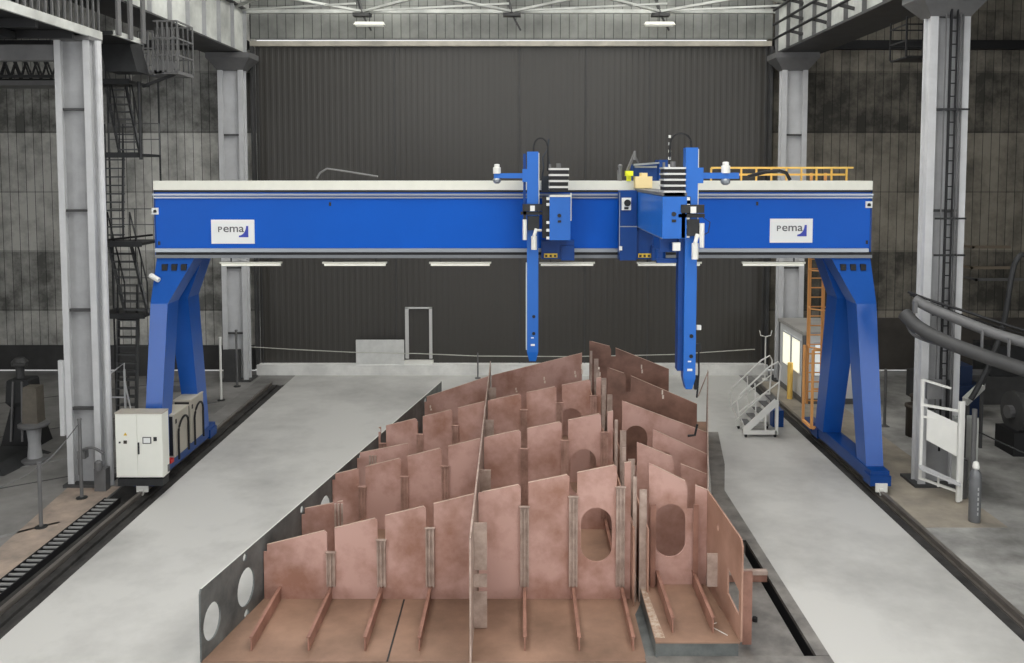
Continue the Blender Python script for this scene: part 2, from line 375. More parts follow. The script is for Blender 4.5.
for z in (13.45, 14.0, 14.55):
    b = MB(); b.tube((9.72, 14, z), (9.72, 33.8, z), .05, 6); cb = b.build('conductor_bar', DARK, g)
    y = 15
    while y < 33.8: MB().bar((9.72, y, z), (10.2, y, z-.12), .07, .1).build('bracket', DGREY, cb); y += 2.4

# horizontal bracing under the roof by the door
tr = thing('roof_bracing_truss', 'pale steel lattice bracing lying flat under the roof above the big door', 'truss', (0, 33, 14.6))
ya, yb = 31.9, 34.9
b = MB(); b.bar((-12, ya, 14.72), (12, ya, 14.72), .16, .12); b.bar((-12, yb, 14.72), (12, yb, 14.72), .18, .14); b.build('chord', GIRD, tr)
nb = [-12, -6.35, -.4, 5.5, 11.4]; na = [-9.2, -3.4, 2.6, 8.6]
b = MB()
for i, xa in enumerate(na): b.bar((nb[i], yb, 14.72), (xa, ya, 14.78), .12, .09); b.bar((xa, ya, 14.78), (nb[i+1], yb, 14.72), .12, .09)
for i, xa in enumerate(na): b.bar((nb[i], yb, 14.74), (xa+2.9, ya+1.3, 14.7), .07, .07)
b.build('lattice', GIRD, tr)
for xx in nb[1:4]:
    b = MB(); b.box(xx-.35, xx+.35, yb-.3, yb+.1, 14.5, 14.62); b.bar((xx, yb-.1, 14.6), (xx+.35, yb-.1, 13.95), .07); b.bar((xx, yb-.1, 14.6), (xx-.35, yb+.2, 15.9), .1)
    b.build('gusset', DGREY, tr)
tr2 = thing('roof_truss', 'pale roof truss chord spanning above the lattice bracing at the very top', 'truss', (0, 31, 15.2))
b = MB(); b.bar((-12, 31.2, 15.05), (12, 31.2, 15.05), .22, .2); b.build('chord', GIRD, tr2)
b = MB(); x = -12
while x < 12: b.bar((x, 31.2, 15.1), (x+1.5, 31.2, 17.6), .12); b.bar((x+1.5, 31.2, 17.6), (x+3, 31.2, 15.1), .12); x += 3
b.build('web_member', GIRD, tr2)
for x, lab in ((wx(371, 33.9), 'white strip lamp under the roof bracing, left one of two above the big door'), (wx(658, 33.9), 'white strip lamp under the roof bracing, right one of two above the big door')):
    t = thing('strip_lamp', lab, 'lamp', (x, 34.6, 14.15), 'strip lamps below the roof')
    b = MB(); b.hexa([(x-.62, 34.4), (x+.62, 34.4), (x+.62, 34.8), (x-.62, 34.8)], 14.12, [(x-.55, 34.5), (x+.55, 34.5), (x+.55, 34.7), (x-.55, 34.7)], 14.25); b.build('lamp_housing', STRIP, t)
    MB().box(x-.55, x+.55, 34.5, 34.7, 14.09, 14.12).build('lamp_tube', LAMPM, t)
    MB().tube((x, 34.6, 14.25), (x, 34.6, 14.62), .02, 5).build('hanger', DARK, t)

# ------------------------------------------------------------------ rails
for x, lab in ((-9.78, 'long steel crane rail on the left, running in the dark track beside the cable chain'), (9.24, 'long steel crane rail on the right, running in the dark track beside the aisle')):
    b = MB(); b.box(x-.09, x+.09, 4, 33.3, -.03, .015); b.box(x-.02, x+.02, 4, 33.3, .015, .09); b.box(x-.045, x+.045, 4, 33.3, .09, .14)
    tag(b.build('crane_rail', mat('rail_steel', (128, 122, 116), .45, .5, .3, 2)), lab, 'rail', 'gantry rails')
t = thing('cable_chain', 'long black energy cable chain with pale cross links lying left of the left rail', 'cable chain', (-10.35, 16, 0))
b = MB(); b.box(-10.56, -10.53, 5, 21.6, -.05, .1); b.box(-10.19, -10.16, 5, 21.6, -.05, .1); b.box(-10.53, -10.19, 5, 21.6, -.05, .01); b.build('chain_side', BLACK, t)
b = MB(); y = 5.1
while y < 21.5: b.box(-10.53, -10.19, y, y+.06, .06, .09); y += .21
b.build('cross_link', mat('link_steel', (150, 150, 148), .5, .2), t)

# ================================================================== THE GANTRY
G = thing('gantry_crane', 'large blue gantry on two A-shaped legs spanning the hall above the ship section', 'gantry crane', (-.28, 24, 0))
YF = 23.62   # front face of beam
X0, X1 = -9.99, 9.5
def gz(py): return wz(py, YF-.43)
gx = lambda px: (px-522)*(YF-.43)/F
b = MB(); b.box(X0+.02, X1-.02, YF, YF+1.35, gz(250), gz(190)); beam = b.build('beam', BLUE, G)
for q in (X0, X1-.04): MB().box(q, q+.04, YF-.02, YF+1.37, gz(258), gz(190)).build('end_plate', BLUED, beam)
b = MB(); b.box(X0, X1, YF-.02, YF+.9, gz(190), gz(181)); b.build('cable_tray', STRIP, G)
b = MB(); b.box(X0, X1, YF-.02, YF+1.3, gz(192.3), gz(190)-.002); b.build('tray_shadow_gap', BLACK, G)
b = MB(); b.box(X0, X1, YF-.10, YF, gz(195.4), gz(193.6)); b.build('guide_rail', RAILM, G)
b = MB(); b.box(X0, X1, YF-.05, YF, gz(198.2), gz(196.6)); b.build('guide_rail', RAILM, G)
b = MB(); b.box(X0+.04, X1-.1, YF-.12, YF, gz(251.6), gz(248)); b.build('guide_rail', RAILM, G)
b = MB(); b.box(X0+.04, X1, YF-.06, YF+1.3, gz(254.5), gz(251.6)); b.build('lower_channel', BLACK, G)
b = MB(); b.box(X0+.04, X1, YF-.1, YF+1.35, gz(257.6), gz(254.5)); b.build('lower_rail', mat('dull_rail', (120, 124, 128), .45, .3), G)
for px, py in ((157, 211), (867, 204.5)):
    o = MB().box(gx(px)-.09, gx(px)+.09, YF-.03, YF, gz(py)-.09, gz(py)+.09).build('sensor_plate', SIGNW, beam)
    MB().lathe((gx(px), YF-.03, gz(py)-.04), [(.045, 0), (.05, .03), (.03, .08)], 10).build('sensor', BLACK, o)
for px, py in ((756, 203.5),(160, 243), (866, 242), (331, 204)):
    MB().box(gx(px)-.03, gx(px)+.03, YF-.012, YF, gz(py)-.05, gz(py)+.05).build('lifting_hole', DARK, beam)
# signs
for px0, px1, py0, py1 in ((212.4, 255.4, 219.5, 243.5), (769, 811.5, 218.5, 242.5)):
    sx0, sx1 = gx(px0), gx(px1); sz0, sz1 = gz(py1), gz(py0); W = sx1-sx0; HH = sz1-sz0
    sg = MB().box(sx0, sx1, YF-.02, YF, sz0, sz1).build('sign_plate', SIGNW, G)
    mp = lambda u, v, w: (sx0+u, YF-.024-w, sz0+v)
    xh = HH*.25
    base = HH*.49
    # letters: a small-cap P then e m a
    text_mesh('sign_letter', 'P', xh*1.27, TEXTG, sg, lambda u, v, w: mp(u+W*.15, v+base, w), 1.15, bold=.003)
    text_mesh('sign_letter', 'ema', xh*1.86, TEXTG, sg, lambda u, v, w: mp(u+W*.275, v+base, w), 1.12, bold=.003)
    pts = [(W*.64, HH*.27), (W*.86, HH*.27), (W*.86, HH*.74), (W*.81, HH*.74)]
    for k in range(1, 8):
        a = PI/2*k/8; pts.append((W*.81-W*.17*(1-math.cos(a)), HH*.74-HH*.40*math.sin(a)))
    pts.append((W*.64, HH*.34))
    curve_plate('sign_emblem', pts, [], .006, SIGNB, sg, mp)
# tubes below the beam, each a lamp of its own
for i, (a, b_) in enumerate(((219, 281), (322, 386.5), (429, 491), (539.5, 595), (637, 702), (742.5, 806))):
    where = ['leftmost of the row, nearest the left leg', 'second from the left leg', 'third from the left leg', 'just right of the left welding column', 'passing behind the right welding column', 'rightmost of the row, nearest the right leg'][i]
    t = thing('fluorescent_lamp', 'white tube lamp under the blue beam, '+where, 'lamp', ((gx(a)+gx(b_))/2, YF+.1, gz(266.5)), 'tube lamps under the gantry beam')
    MB().box(gx(a), gx(b_), YF+.04, YF+.18, gz(263.8), gz(262)).build('lamp_housing', STRIP, t)
    MB().tube((gx(a)+.04, YF+.11, gz(265.2)), (gx(b_)-.04, YF+.11, gz(265.2)), .03, 8).build('lamp_tube', LAMPM, t)
    h = MB(); h.bar((gx(a)+.3, YF+.11, gz(262)), (gx(a)+.3, YF+.11, gz(257.5)), .03); h.bar((gx(b_)-.3, YF+.11, gz(262)), (gx(b_)-.3, YF+.11, gz(257.5)), .03); h.build('hanger', DARK, t)
# legs: box-section, kinked on the inner side; front leg leans forward, rear leg back
zt = gz(258)
def leg(side, front):
    xo = X0+.05 if side < 0 else X1-.02       # outer face
    if side > 0:
        if front: secs = [(.62, 9.03, xo, 22.42, 23.05), (4.8, 8.95, xo, 23.12, 23.85), (zt, 8.42, xo, YF-.03, YF+.75)]
        else: secs = [(.62, 8.92, 9.46, 25.35, 26.0), (4.8, 8.83, 9.45, 24.2, 25.0), (zt, 8.4, 9.45, YF+.7, YF+1.4)]
    else:
        if front: secs = [(.62, xo, -9.52, 22.42, 23.05), (4.8, xo, -9.48, 23.12, 23.85), (zt, xo, -8.92, YF-.03, YF+.75)]
        else: secs = [(.62, xo, -9.52, 25.35, 26.0), (4.8, xo, -9.36, 24.2, 25.0), (zt, xo, -8.95, YF+.7, YF+1.4)]
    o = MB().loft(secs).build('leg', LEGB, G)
    if front:
        for q in ([-9.68, -9.42, -9.16] if side < 0 else [8.7, 8.97, 9.24]): MB().box(q-.07, q+.07, YF-.19, YF-.05, zt-.32, zt-.15).build('bolt_pocket', BLACK, o)
    return o
for s_ in (-1, 1):
    for fr in (True, False): leg(s_, fr)
    xa, xb = (-9.98, -9.5) if s_ < 0 else (9.0, 9.48)
    b = MB(); b.box(xa, xb, 22.05, 26.45, .30, .62); b.box(xa-.03, xb+.03, 22.0, 22.45, .24, .5); b.box(xa-.03, xb+.03, 25.95, 26.5, .24, .5)
    bg = b.build('bogie', BLUED, G)
    xr = -9.78 if s_ < 0 else 9.24
    for yy in (22.5, 26.0):
        w = MB(); w.tube((xr-.06, yy, .30), (xr+.06, yy, .30), .16, 16); w.build('wheel', DARK, bg)
    k = MB(); k.box(xr-.14, xr+.16, 21.95, 22.0, .1, .32); k.box(xr-.05, xr+.05, 21.9, 21.96, .03, .2); k.build('rail_sweeper', WHITE, bg)
# rear maintenance railing, yellow, over the beam
b = MB(); yy = YF+2.4
zr0, zr1 = 8.05, wz(168, yy-.5)
for z in (zr1, (zr1+zr0)/2): b.bar((wx(712, 25.3), yy, z), (wx(848, 25.3), yy, z), .06)
x = wx(712, 25.3)
while x < wx(848, 25.3)+.01: b.bar((x, yy, zr0-.4), (x, yy, zr1), .05); x += .45
for z in (zr1,): b.bar((wx(790, 24.5), YF+1.5, z), (wx(848, 24.9), YF+1.5, z), .05)
b.box(wx(712, 25.3), wx(848, 25.3), YF+1.35, yy, zr0-.45, zr0-.4)
b.build('yellow_railing', YEL, G)
# orange caged ladder beside the right legs
b = MB(); lx0, lx1, ly = 9.02, 9.46, 27.1
for x in (lx0, lx1): b.bar((x, ly, 1.0), (x, ly, 8.3), .07)
z = 1.1
while z < 8.2: b.bar((lx0, ly, z), (lx1, ly, z), .035); z += .3
ld = b.build('ladder', ORA, G)
b = MB()
for z in (2.9, 4.1, 5.3, 6.5): b.path([(lx0, ly, z), (lx0-.1, ly-.45, z), (lx0+.22, ly-.75, z), (lx1+.1, ly-.45, z), (lx1, ly, z)], .025, 5)
for q in ((lx0-.1, ly-.45), (lx0+.22, ly-.75), (lx1+.1, ly-.45)): b.bar((q[0], q[1], 2.9), (q[0], q[1], 6.6), .03)
b.build('ladder_cage', ORA, ld)
b = MB()
for x, y in ((lx0-.14, ly-.9), (lx1+.1, ly-.9), (lx0-.14, ly-.1)): b.bar((x, y, .5), (x, y, 2.9), .07)
b.bar((lx0-.14, ly-.9, 2.9), (lx1+.1, ly-.9, 2.9), .06); b.bar((lx0-.14, ly-.9, 1.7), (lx1+.1, ly-.9, 1.7), .05)
b.bar((lx0-.14, ly-.9, .5), (lx0-.14, ly-.1, .5), .08); b.bar((lx1+.1, ly-.9, .5), (lx0-.14, ly-.9, .5), .08)
b.build('ladder_guard', ORA, ld)
MB().box(8.95, 9.3, 26.45, 27.2, .3, .55).build('ladder_bracket', BLUED, ld)
# dark hose loop over tray at right
MB().path([(wx(742, 24), YF+.3, 8.2), (wx(760, 24), YF+.5, 8.32), (wx(774, 24), YF+.5, 8.36), (wx(781, 24), YF+.5, 8.3), (wx(785, 24), YF+.5, 8.1)], .05, 8).build('hose', BLACK, G)
MB().path([(wx(320, 24), YF+.6, 8.15), (wx(323, 24), YF+.6, 8.3), (wx(330, 24), YF+.6, 8.42), (wx(345, 24), YF+.6, 8.36), (wx(380, 24), YF+.6, 8.2)], .03, 6).build('hose', MGREY, G)
# camera on left leg
o = MB().tube((-10.0, 23.3, 5.55), (-9.75, 23.25, 5.42), .07, 10).build('surveillance_camera', WHITE, G)

# white control cabinet on the left bogie
t = thing('control_cabinet', 'white two-door control cabinet mounted at the foot of the left gantry leg', 'cabinet', (-9.87, 22, .5))
X_0, X_1, Y_0, Y_1, Z_0, Z_1 = -10.31, -9.12, 21.72, 22.12, .57, 2.24
MB().box(X_0, X_1, Y_0+.02, Y_1, Z_0, Z_1-.03).build('body', CABW, t)
MB().box(X_0-.01, X_1+.01, Y_0, Y_1+.01, Z_1-.03, Z_1).build('top', CABS, t)
MB().box(X_0+.02, X_1-.02, Y_0+.03, Y_1, .34, .52).build('plinth', DARK, t)
xm = (X_0+X_1)/2-.04
for a, c in ((X_0+.01, xm-.006), (xm+.006, X_1-.01)):
    d = MB().box(a, c, Y_0, Y_0+.02, Z_0+.02, Z_1-.05).build('door', CABW, t)
    if a < xm-.1:
        MB().box(xm-.34, xm-.26, Y_0-.02, Y_0, 1.45, 1.53).build('switch', BRWN, d); MB().box(xm-.46, xm-.42, Y_0-.02, Y_0, 1.46, 1.5).build('button', DARK, d)
        tr_ = curve_plate('warning_triangle', [(0, 0), (.09, 0), (.045, .08)], [], .006, LYEL, d, lambda u, v, w: (xm-.34+u, Y_0-.005-w, 1.66+v))
    else:
        s1 = MB().box(xm+.14, xm+.36, Y_0-.012, Y_0, 1.45, 1.62).build('screen_bezel', DGREY, d)
        MB().box(xm+.165, xm+.335, Y_0-.016, Y_0-.012, 1.47, 1.60).build('screen', SIGNW, s1)
        MB().box(xm+.42, xm+.5, Y_0-.02, Y_0, 1.52, 1.62).build('button', BLACK, d)
        MB().box(xm+.02, xm+.055, Y_0-.03, Y_0, 1.18, 1.48).build('handle', DARK, d)
MB().box(X_1-.001, X_1+.01, Y_0+.28, Y_0+.4, .62, .8).build('vent', MGREY, t)

def power_cab(x0, x1, y0, y1, z0, z1, lab):
    t = thing('power_source_cabinet', lab, 'cabinet', ((x0+x1)/2, (y0+y1)/2, z0), 'power source cabinets between the left legs')
    MB().box(x0, x1, y0, y1, z0, z1-.03).build('body', CABS, t)
    MB().box(x0-.01, x1+.01, y0-.01, y1+.01, z1-.03, z1).build('top', mat('cab_top', (190, 184, 168), .5), t)
    MB().box(x0+.03, x1-.04, y0-.012, y0, z0+.05, z1-.06).build('front_panel', BLACK, t)
    h = MB(); n = 14; ym = (y0+y1)/2; pts = []
    for i in range(n+1):
        a = PI*i/n; pts.append((x1+.05+.03*math.sin(a), ym-.34*(y1-y0)*math.cos(a), z0+.55*(z1-z0)+.3*(z1-z0)*math.sin(a)))
    pts = [(x1+.05, pts[0][1], z0-.1)]+pts+[(x1+.05, pts[-1][1], z0-.05)]
    h.path(pts, .03, 6); h.build('cable_loop', BLACK, t)
    b = MB(); b.box(x1, x1+.01, y0+.08, y0+.16, z1-.28, z1-.16); b.build('socket', BLACK, t)
    return t
power_cab(-9.9, -9.38, 23.1, 24.1, .62, 1.80, 'beige power source cabinet with black cable loop, nearer of two behind the white control cabinet')
power_cab(-9.9, -9.42, 24.35, 25.3, .62, 1.86, 'beige power source cabinet with black cable loop, farther of the two between the left legs')
tag(MB().box(-9.48, -9.28, 22.6, 22.8, .62, .72).build('red_box', RED), 'small red box low on the left bogie just right of the white control cabinet', 'box')

# ------------------------------------------------------------------ welding carriages
def carriage(lab, d, px_col, py_top, py_bot, box_px, box_py, arm_dir, arm_px, right):
    """d: working depth; column + housing + cable stack + arm; the right one reaches out on a long boom"""
    Yc = d+.42
    t = thing('welding_carriage', lab, 'welding carriage', (wx(px_col[0], d), Yc, wz(py_bot, d)), 'welding carriages on the gantry beam')
    x0, x1 = wx(px_col[0], d), wx(px_col[1], d); w = x1-x0
    zt_, zb = wz(py_top, d), wz(py_bot, d)
    b = MB(); b.box(x0, x1, Yc, Yc+.32, zb+.25, zt_); col = b.build('lift_column', BLUEM, t)
    b = MB(); b.box(x0-.03, x0, Yc+.06, Yc+.30, zb+.3, zb+2.6) if not right else None; b.box(x1, x1+.025, Yc+.03, Yc+.1, zt_-1.75, zt_-.03); b.build('guide_rail', STRIP, col)
    b = MB(); b.box(x0-.12, x0, Yc+.1, Yc+.4, zb+.4, zt_-.6) if right else b.box(x0-.1, x0-.03, Yc+.1, Yc+.3, zt_-1.4, zt_-.05); b.build('rack', BLUED, col)
    b = MB(); b.hexa([(x0+.06, Yc+.04), (x1-.06, Yc+.04), (x1-.06, Yc+.28), (x0+.06, Yc+.28)], zb, [(x0, Yc), (x1, Yc), (x1, Yc+.32), (x0, Yc+.32)], zb+.25); b.build('column_foot', BLUEM, col)
    b = MB(); b.box((x0+x1)/2-.05, (x0+x1)/2+.06, Yc-.01, Yc, zb+.42, zb+.47); b.box((x0+x1)/2-.04, (x0+x1)/2+.03, Yc-.01, Yc, zb+.62, zb+.65); b.build('mark_plate', WHITE, col)
    b = MB()
    for q in range(2): b.tube(((x0+x1)/2+.03, Yc-.02, zb+.75+.45*q), ((x0+x1)/2+.03, Yc, zb+.75+.45*q), .045, 8)
    b.build('bolt', BLACK, col)
    # collar gripping the column, torch bodies
    zc = wz(203 if not right else 203.5, d)
    b = MB(); b.box(x0-.17, x1+.14, Yc-.1, Yc, zc-.3, zc-.22); b.box(x0-.12, x1+.12, Yc-.14, Yc-.06, zc-.2, zc-.02); b.box(x0-.1, x0-.02, Yc-.1, Yc+.2, zc-.75, zc-.1)
    b.box(x0+.02, x1+.02, Yc-.13, Yc, zc-.7, zc-.34)
    ck = b.build('clamp', DARK, t)
    MB().box(x0+.08, x0+.2, Yc-.18, Yc-.14, zc-.2, zc-.06).build('sensor', WHITE, ck)
    sx = x0-.06 if not right else x1+.07
    o1 = MB().tube((sx, Yc-.15, zc-.95), (sx, Yc-.15, zc-.42), .055, 10).build('gas_canister', WHITE, ck)
    tx = x0+.18
    q = MB(); q.tube((tx, Yc-.2, zc-1.2), (tx, Yc-.2, zc-.85), .075, 10); q.tube((tx, Yc-.2, zc-.85), (tx+.06, Yc-.15, zc-.66), .045, 8); q.tube((tx+.06, Yc-.15, zc-.7), (tx+.2, Yc-.15, zc-.7), .03, 8); q.build('welding_torch', WHITE, ck)
    if right: MB().path([(x1+.1, Yc-.1, zc-.3), (x1+.25, Yc-.12, zc-.4), (x1+.22, Yc-.12, zc-.62), (x1+.08, Yc-.1, zc-.7)], .012, 5).build('cable', DARK, ck)
    # housing
    bx0, bx1 = wx(box_px[0], d), wx(box_px[1], d); bz0, bz1 = wz(box_py[1], d), wz(box_py[0], d)
    yb_ = YF-.12
    if right:
        b = MB(); b.add([(bx0, Yc-.1, bz0), (bx1, Yc-.1, bz0), (bx1, Yc-.1, bz1), (bx0, Yc-.1, bz1), (bx0, yb_, bz0), (bx1, yb_, bz0), (bx1, yb_, bz1+.02), (bx0, yb_, bz1+.02)],
                        [(0, 1, 2, 3), (7, 6, 5, 4), (0, 4, 5, 1), (1, 5, 6, 2), (2, 6, 7, 3), (3, 7, 4, 0)])
        hs = b.build('boom_housing', BLUEM, t)
        b = MB(); b.box(bx0-.01, bx1+.01, Yc-.05, yb_, bz1+.02, bz1+.09); b.build('boom_top_rail', MGREY, hs)
        b = MB(); b.box(bx0-.01, bx0+.0, Yc-.1, yb_, bz0-.01, bz0+.01); b.build('edge_strip', RAILM, hs)
    else:
        b = MB(); b.box(bx0, bx1, Yc-.35, yb_, bz0, bz1); hs = b.build('drive_housing', BLUEM, t)
        b = MB(); b.box(bx0, bx1, Yc-.37, Yc-.35, bz1, bz1+.05); b.box(bx1, bx1+.03, Yc-.3, Yc-.25, bz0+.5, bz1+.1); b.build('edge_strip', STRIP, hs)
    fy = Yc-.1 if right else Yc-.35
    mx_, mz_ = (bx0+bx1)/2-.02, (bz0+bz1)/2+.02
    b = MB(); b.tube((mx_, fy-.03, mz_+.06), (mx_, fy, mz_+.06), .05, 10); b.box(mx_-.04, mx_+.05, fy-.02, fy, mz_-.12, mz_-.06); b.build('lock', DARK, hs)
    b = MB()
    for zz in (bz0+.05, bz0+.25, bz0+.45, bz1-.2, bz1-.05): b.box(bx0-.08 if not right else bx1, bx0 if not right else bx1+.07, fy+.02, fy+.12, zz-.03, zz+.04)
    b.build('connector', WHITE, hs)
    b = MB(); b.box(bx0-.18 if not right else bx1, bx0 if not right else bx1+.1, fy+.1, fy+.5, bz0+.05, bz1); b.build('cable_bundle', BLACK, hs)
    # cable chain stack
    cx0, cx1 = wx(548.5, d)-.0 if not right else wx(662, d), wx(568, d) if not right else wx(684, d)
    cz0, cz1 = (wz(191.5, d), wz(168, d)) if not right else (wz(196, d), wz(167, d))
    nlev = 4 if not right else 5; dz = (cz1-cz0)/nlev
    st = MB(); dk = MB()
    for k in range(nlev):
        za = cz0+k*dz; st.box(cx0, cx1, fy+.02, fy+.6, za+dz*.62, za+dz*.95); dk.box(cx0+.02, cx1-.02, fy+.05, fy+.6, za, za+dz*.62)
    a = st.build('cable_chain_plate', mat('bright_tin', (214, 214, 210), .35, .5), t); dk.build('cable_stack', BLACK, a)
    b = MB(); b.tube(((cx0+cx1)/2, fy+.3, cz1), ((cx0+cx1)/2, fy+.3, cz1+.12), .06, 8); b.tube((cx0+.03, fy+.2, cz1), (cx0+.03, fy+.2, cz1+.1), .03, 6); b.build('connector', MGREY, a)
    # side arm with drum
    ax = wx(arm_px[1], d); za = wz(176, d)
    e = x0 if arm_dir < 0 else x1
    b = MB(); b.box(min(e, ax), max(e, ax), Yc+.05, Yc+.2, za-.06, za+.07); b.box(e-.12 if arm_dir < 0 else e, e if arm_dir < 0 else e+.12, Yc, Yc+.25, za-.16, za+.18)
    ar = b.build('side_arm', BLUEM, t)
    dx = wx(arm_px[0], d)
    MB().lathe((dx, Yc+.1, za+.06), [(.1, 0), (.1, .16), (.07, .17), (.07, .24), (.03, .25)], 14).build('wire_drum', WHITE, ar)
    MB().lathe((dx, Yc+.1, za-.2), [(.05, 0), (.1, .04), (.11, .1), (.08, .14)], 12).build('drive_wheel', RAILM, ar)
    # hose arc above
    hx0 = (x0+x1)/2+.02; hx1 = hx0+.38 if not right else wx(670, d)
    zt2 = zt_+ (.36 if not right else .32); pts = []
    for i in range(13):
        a_ = PI*i/12; pts.append((hx0+(hx1-hx0)*(1-math.cos(a_))/2, Yc+.2, zt_+(zt2-zt_)*math.sin(a_)**.7 if math.sin(a_) > 0 else zt_))
    pts.append((hx1, Yc+.25, zt_-.5))
    hb = MB().path(pts, .022, 6).build('hose', BLACK, t)
    if right:
        b = MB()
        for k in range(5): b.tube((hx1, Yc+.23, zt_-.42+.16*k), (hx1, Yc+.23, zt_-.36+.16*k), .028, 6)
        b.build('hose_clip', WHITE, hb)
    # bracket below, hazard plate
    lx_, rx_ = (gx(541), gx(573)) if not right else (gx(632), gx(661))
    b = MB(); b.box(lx_, rx_, YF-.5, YF-.13, gz(257), gz(239 if not right else 228)); b.box(rx_-.35, rx_, YF-.6, YF-.13, gz(258), gz(244)); br = b.build('saddle', BLUED, t)
    hz = (gx(543.5), gx(556.5)) if not right else (gx(635.5), gx(648))
    hp = MB().box(hz[0], hz[1], YF-.52, YF-.5, gz(256.3)+.02, gz(251.5)).build('hazard_plate', LYEL, br)
    for k in range(3): c_ = hz[0]+(hz[1]-hz[0])*(k+.5)/3; MB().box(c_-.03, c_+.03, YF-.53, YF-.52, gz(254.9), gz(252.9)).build('hazard_mark', BLACK, hp)
    return t
cL = carriage('blue welding carriage with short housing and tall column, left one on the gantry beam', 22.3, (527, 538.3), 152, 362.5, (549, 569.5), (196.5, 239), -1, (497, 494), False)
cR = carriage('blue welding carriage reaching forward on a long box boom, right one on the gantry beam', 18.7, (684.5, 696.5), 148, 391, (661, 685), (196.5, 238), 1, (725, 738), True)
# extras of the right carriage
x0_, x1_ = gx(617), gx(633.5)
cc = thing('carriage_control_column', 'dark blue upright control cabinet with small white panel between the two welding carriages', 'cabinet', ((x0_+x1_)/2, YF-.4, gz(258)))
MB().box(x0_, x1_, YF-.6, YF-.13, gz(258), gz(190)).build('body', BLUED, cc)
o = MB().box(gx(618.5), gx(627.5), YF-.64, YF-.6, gz(209), gz(197)).build('panel', WHITE, cc)
b = MB(); b.tube((gx(624), YF-.68, gz(202)), (gx(624), YF-.64, gz(202)), .09, 12); b.box(gx(621), gx(625), YF-.66, YF-.64, gz(208), gz(206)); b.build('knob', BLACK, o)
b = MB(); b.box(x0_-.02, x0_, YF-.62, YF-.6, gz(250), gz(192)); b.box(x0_, x1_, YF-.61, YF-.6, gz(225.5), gz(224.5)); b.build('edge_trim', RAILM, cc)
MB().box(x0_-.02, x0_+.06, YF-.66, YF-.6, gz(248), gz(244)).build('latch', WHITE, cc)
def topthing(name, lab, cat, mb, m): return tag(mb.build(name, m), lab, cat)
b = MB(); b.box(gx(633), gx(649.5), YF-.35, YF+.1, gz(188), gz(176.5)); b.box(gx(639), gx(645), YF-.3, YF+.1, gz(176.5), gz(173))
topthing('beige_carton', 'beige carton sitting on the beam beside the right welding carriage', 'box', b, mat('beige_card', (236, 214, 158), .7))
b = MB(); b.box(gx(624.5), gx(631.5), YF-.2, YF+.1, gz(176), gz(171)); b.box(gx(626), gx(630), YF-.1, YF+.1, gz(181), gz(176))
topthing('yellow_valve_unit', 'small bright yellow unit on the beam left of the beige carton', 'valve unit', b, mat('bright_yellow', (236, 240, 40), .5))
rb = thing('wire_feeder', 'blue wire feeder with grey hinged lid on the beam behind the right cable stack', 'wire feeder', (gx(652), YF+.4, gz(182)))
b = MB(); b.box(gx(634), gx(668), YF+.3, YF+.9, gz(181), gz(164)); b.box(gx(659), gx(668), YF+.2, YF+.9, gz(181), gz(160)); b.build('body', BLUED, rb)
b = MB(); b.bar((gx(633), YF+.15, gz(165)), (gx(659), YF+.2, gz(163)), .14, .05); b.box(gx(635), gx(657), YF+.18, YF+.3, gz(168), gz(166)); b.build('lid', mat('pewter', (140, 146, 150), .5, .3), rb)
b = MB(); b.bar((gx(627), YF+.1, gz(171)), (gx(634), YF+.2, gz(155)), .06); b.tube((gx(634), YF+.2, gz(160)), (gx(635), YF+.2, gz(151)), .07, 8, .03); b.bar((gx(636), YF+.2, gz(158)), (gx(639), YF+.25, gz(165)), .04); b.build('support_arm', MGREY, rb)
b = MB(); b.tube((gx(618), YF+.1, gz(180)), (gx(618), YF+.1, gz(170)), .03, 6); b.tube((gx(620), YF+.1, gz(181)), (gx(620), YF+.1, gz(166)), .05, 8); b.lathe((gx(620), YF+.1, gz(168)), [(.06, 0), (.07, .06), (.03, .1)], 8)
topthing('pressure_regulator', 'small grey pressure regulator standing on the beam left of the yellow unit', 'regulator', b, MGREY)
b = MB(); b.path([(gx(541), YF-.5, gz(180)), (gx(543), YF-.5, gz(168)), (gx(542), YF-.45, gz(158)), (gx(547), YF-.4, gz(150)), (gx(548), YF-.4, gz(140))], .02, 6)
b.path([(gx(544), YF-.5, gz(185)), (gx(550), YF-.4, gz(170)), (gx(547), YF-.4, gz(156))], .025, 6)
b.box(gx(541), gx(548), YF-.6, YF-.3, gz(192), gz(176)); b.build('hose_bundle', mat('hose_dark', (46, 52, 60), .6), cL)
b = MB(); b.tube((gx(565), YF-.4, gz(245)), (gx(565), YF-.4, gz(241)), .08, 10); b.build('plug', WHITE, cL)
# mechanics under the boom
b = MB(); b.box(3.05, 3.6, 19.3, 20.2, 6.55, 6.85); b.tube((3.1, 19.5, 6.35), (3.1, 19.5, 6.6), .12, 10); b.tube((3.35, 19.2, 6.6), (3.35, 19.2, 6.75), .08, 10); b.box(3.0, 3.7, 19.35, 19.5, 6.3, 6.4)
b.build('drive_motor', BLUED, cR)
b = MB(); b.box(3.3, 3.46, 19.05, 19.2, 6.6, 6.78); b.build('plug', WHITE, cR)
b = MB(); xq = wx(698, 18.7); b.box(xq, xq+.1, 19.2, 19.3, wz(331, 18.7), wz(326.5, 18.7)); b.build('sensor', WHITE, cR)
b = MB(); b.box(xq-.02, xq+.08, 19.15, 19.3, wz(353, 18.7), wz(345, 18.7)); b.path([(xq+.05, 19.2, wz(350, 18.7)), (xq+.06, 19.2, wz(375, 18.7)), (xq+.02, 19.2, wz(400, 18.7))], .02, 6); b.box(xq-.03, xq+.05, 19.2, 19.3, wz(392, 18.7), wz(378, 18.7)); b.build('seam_sensor', BLACK, cR)

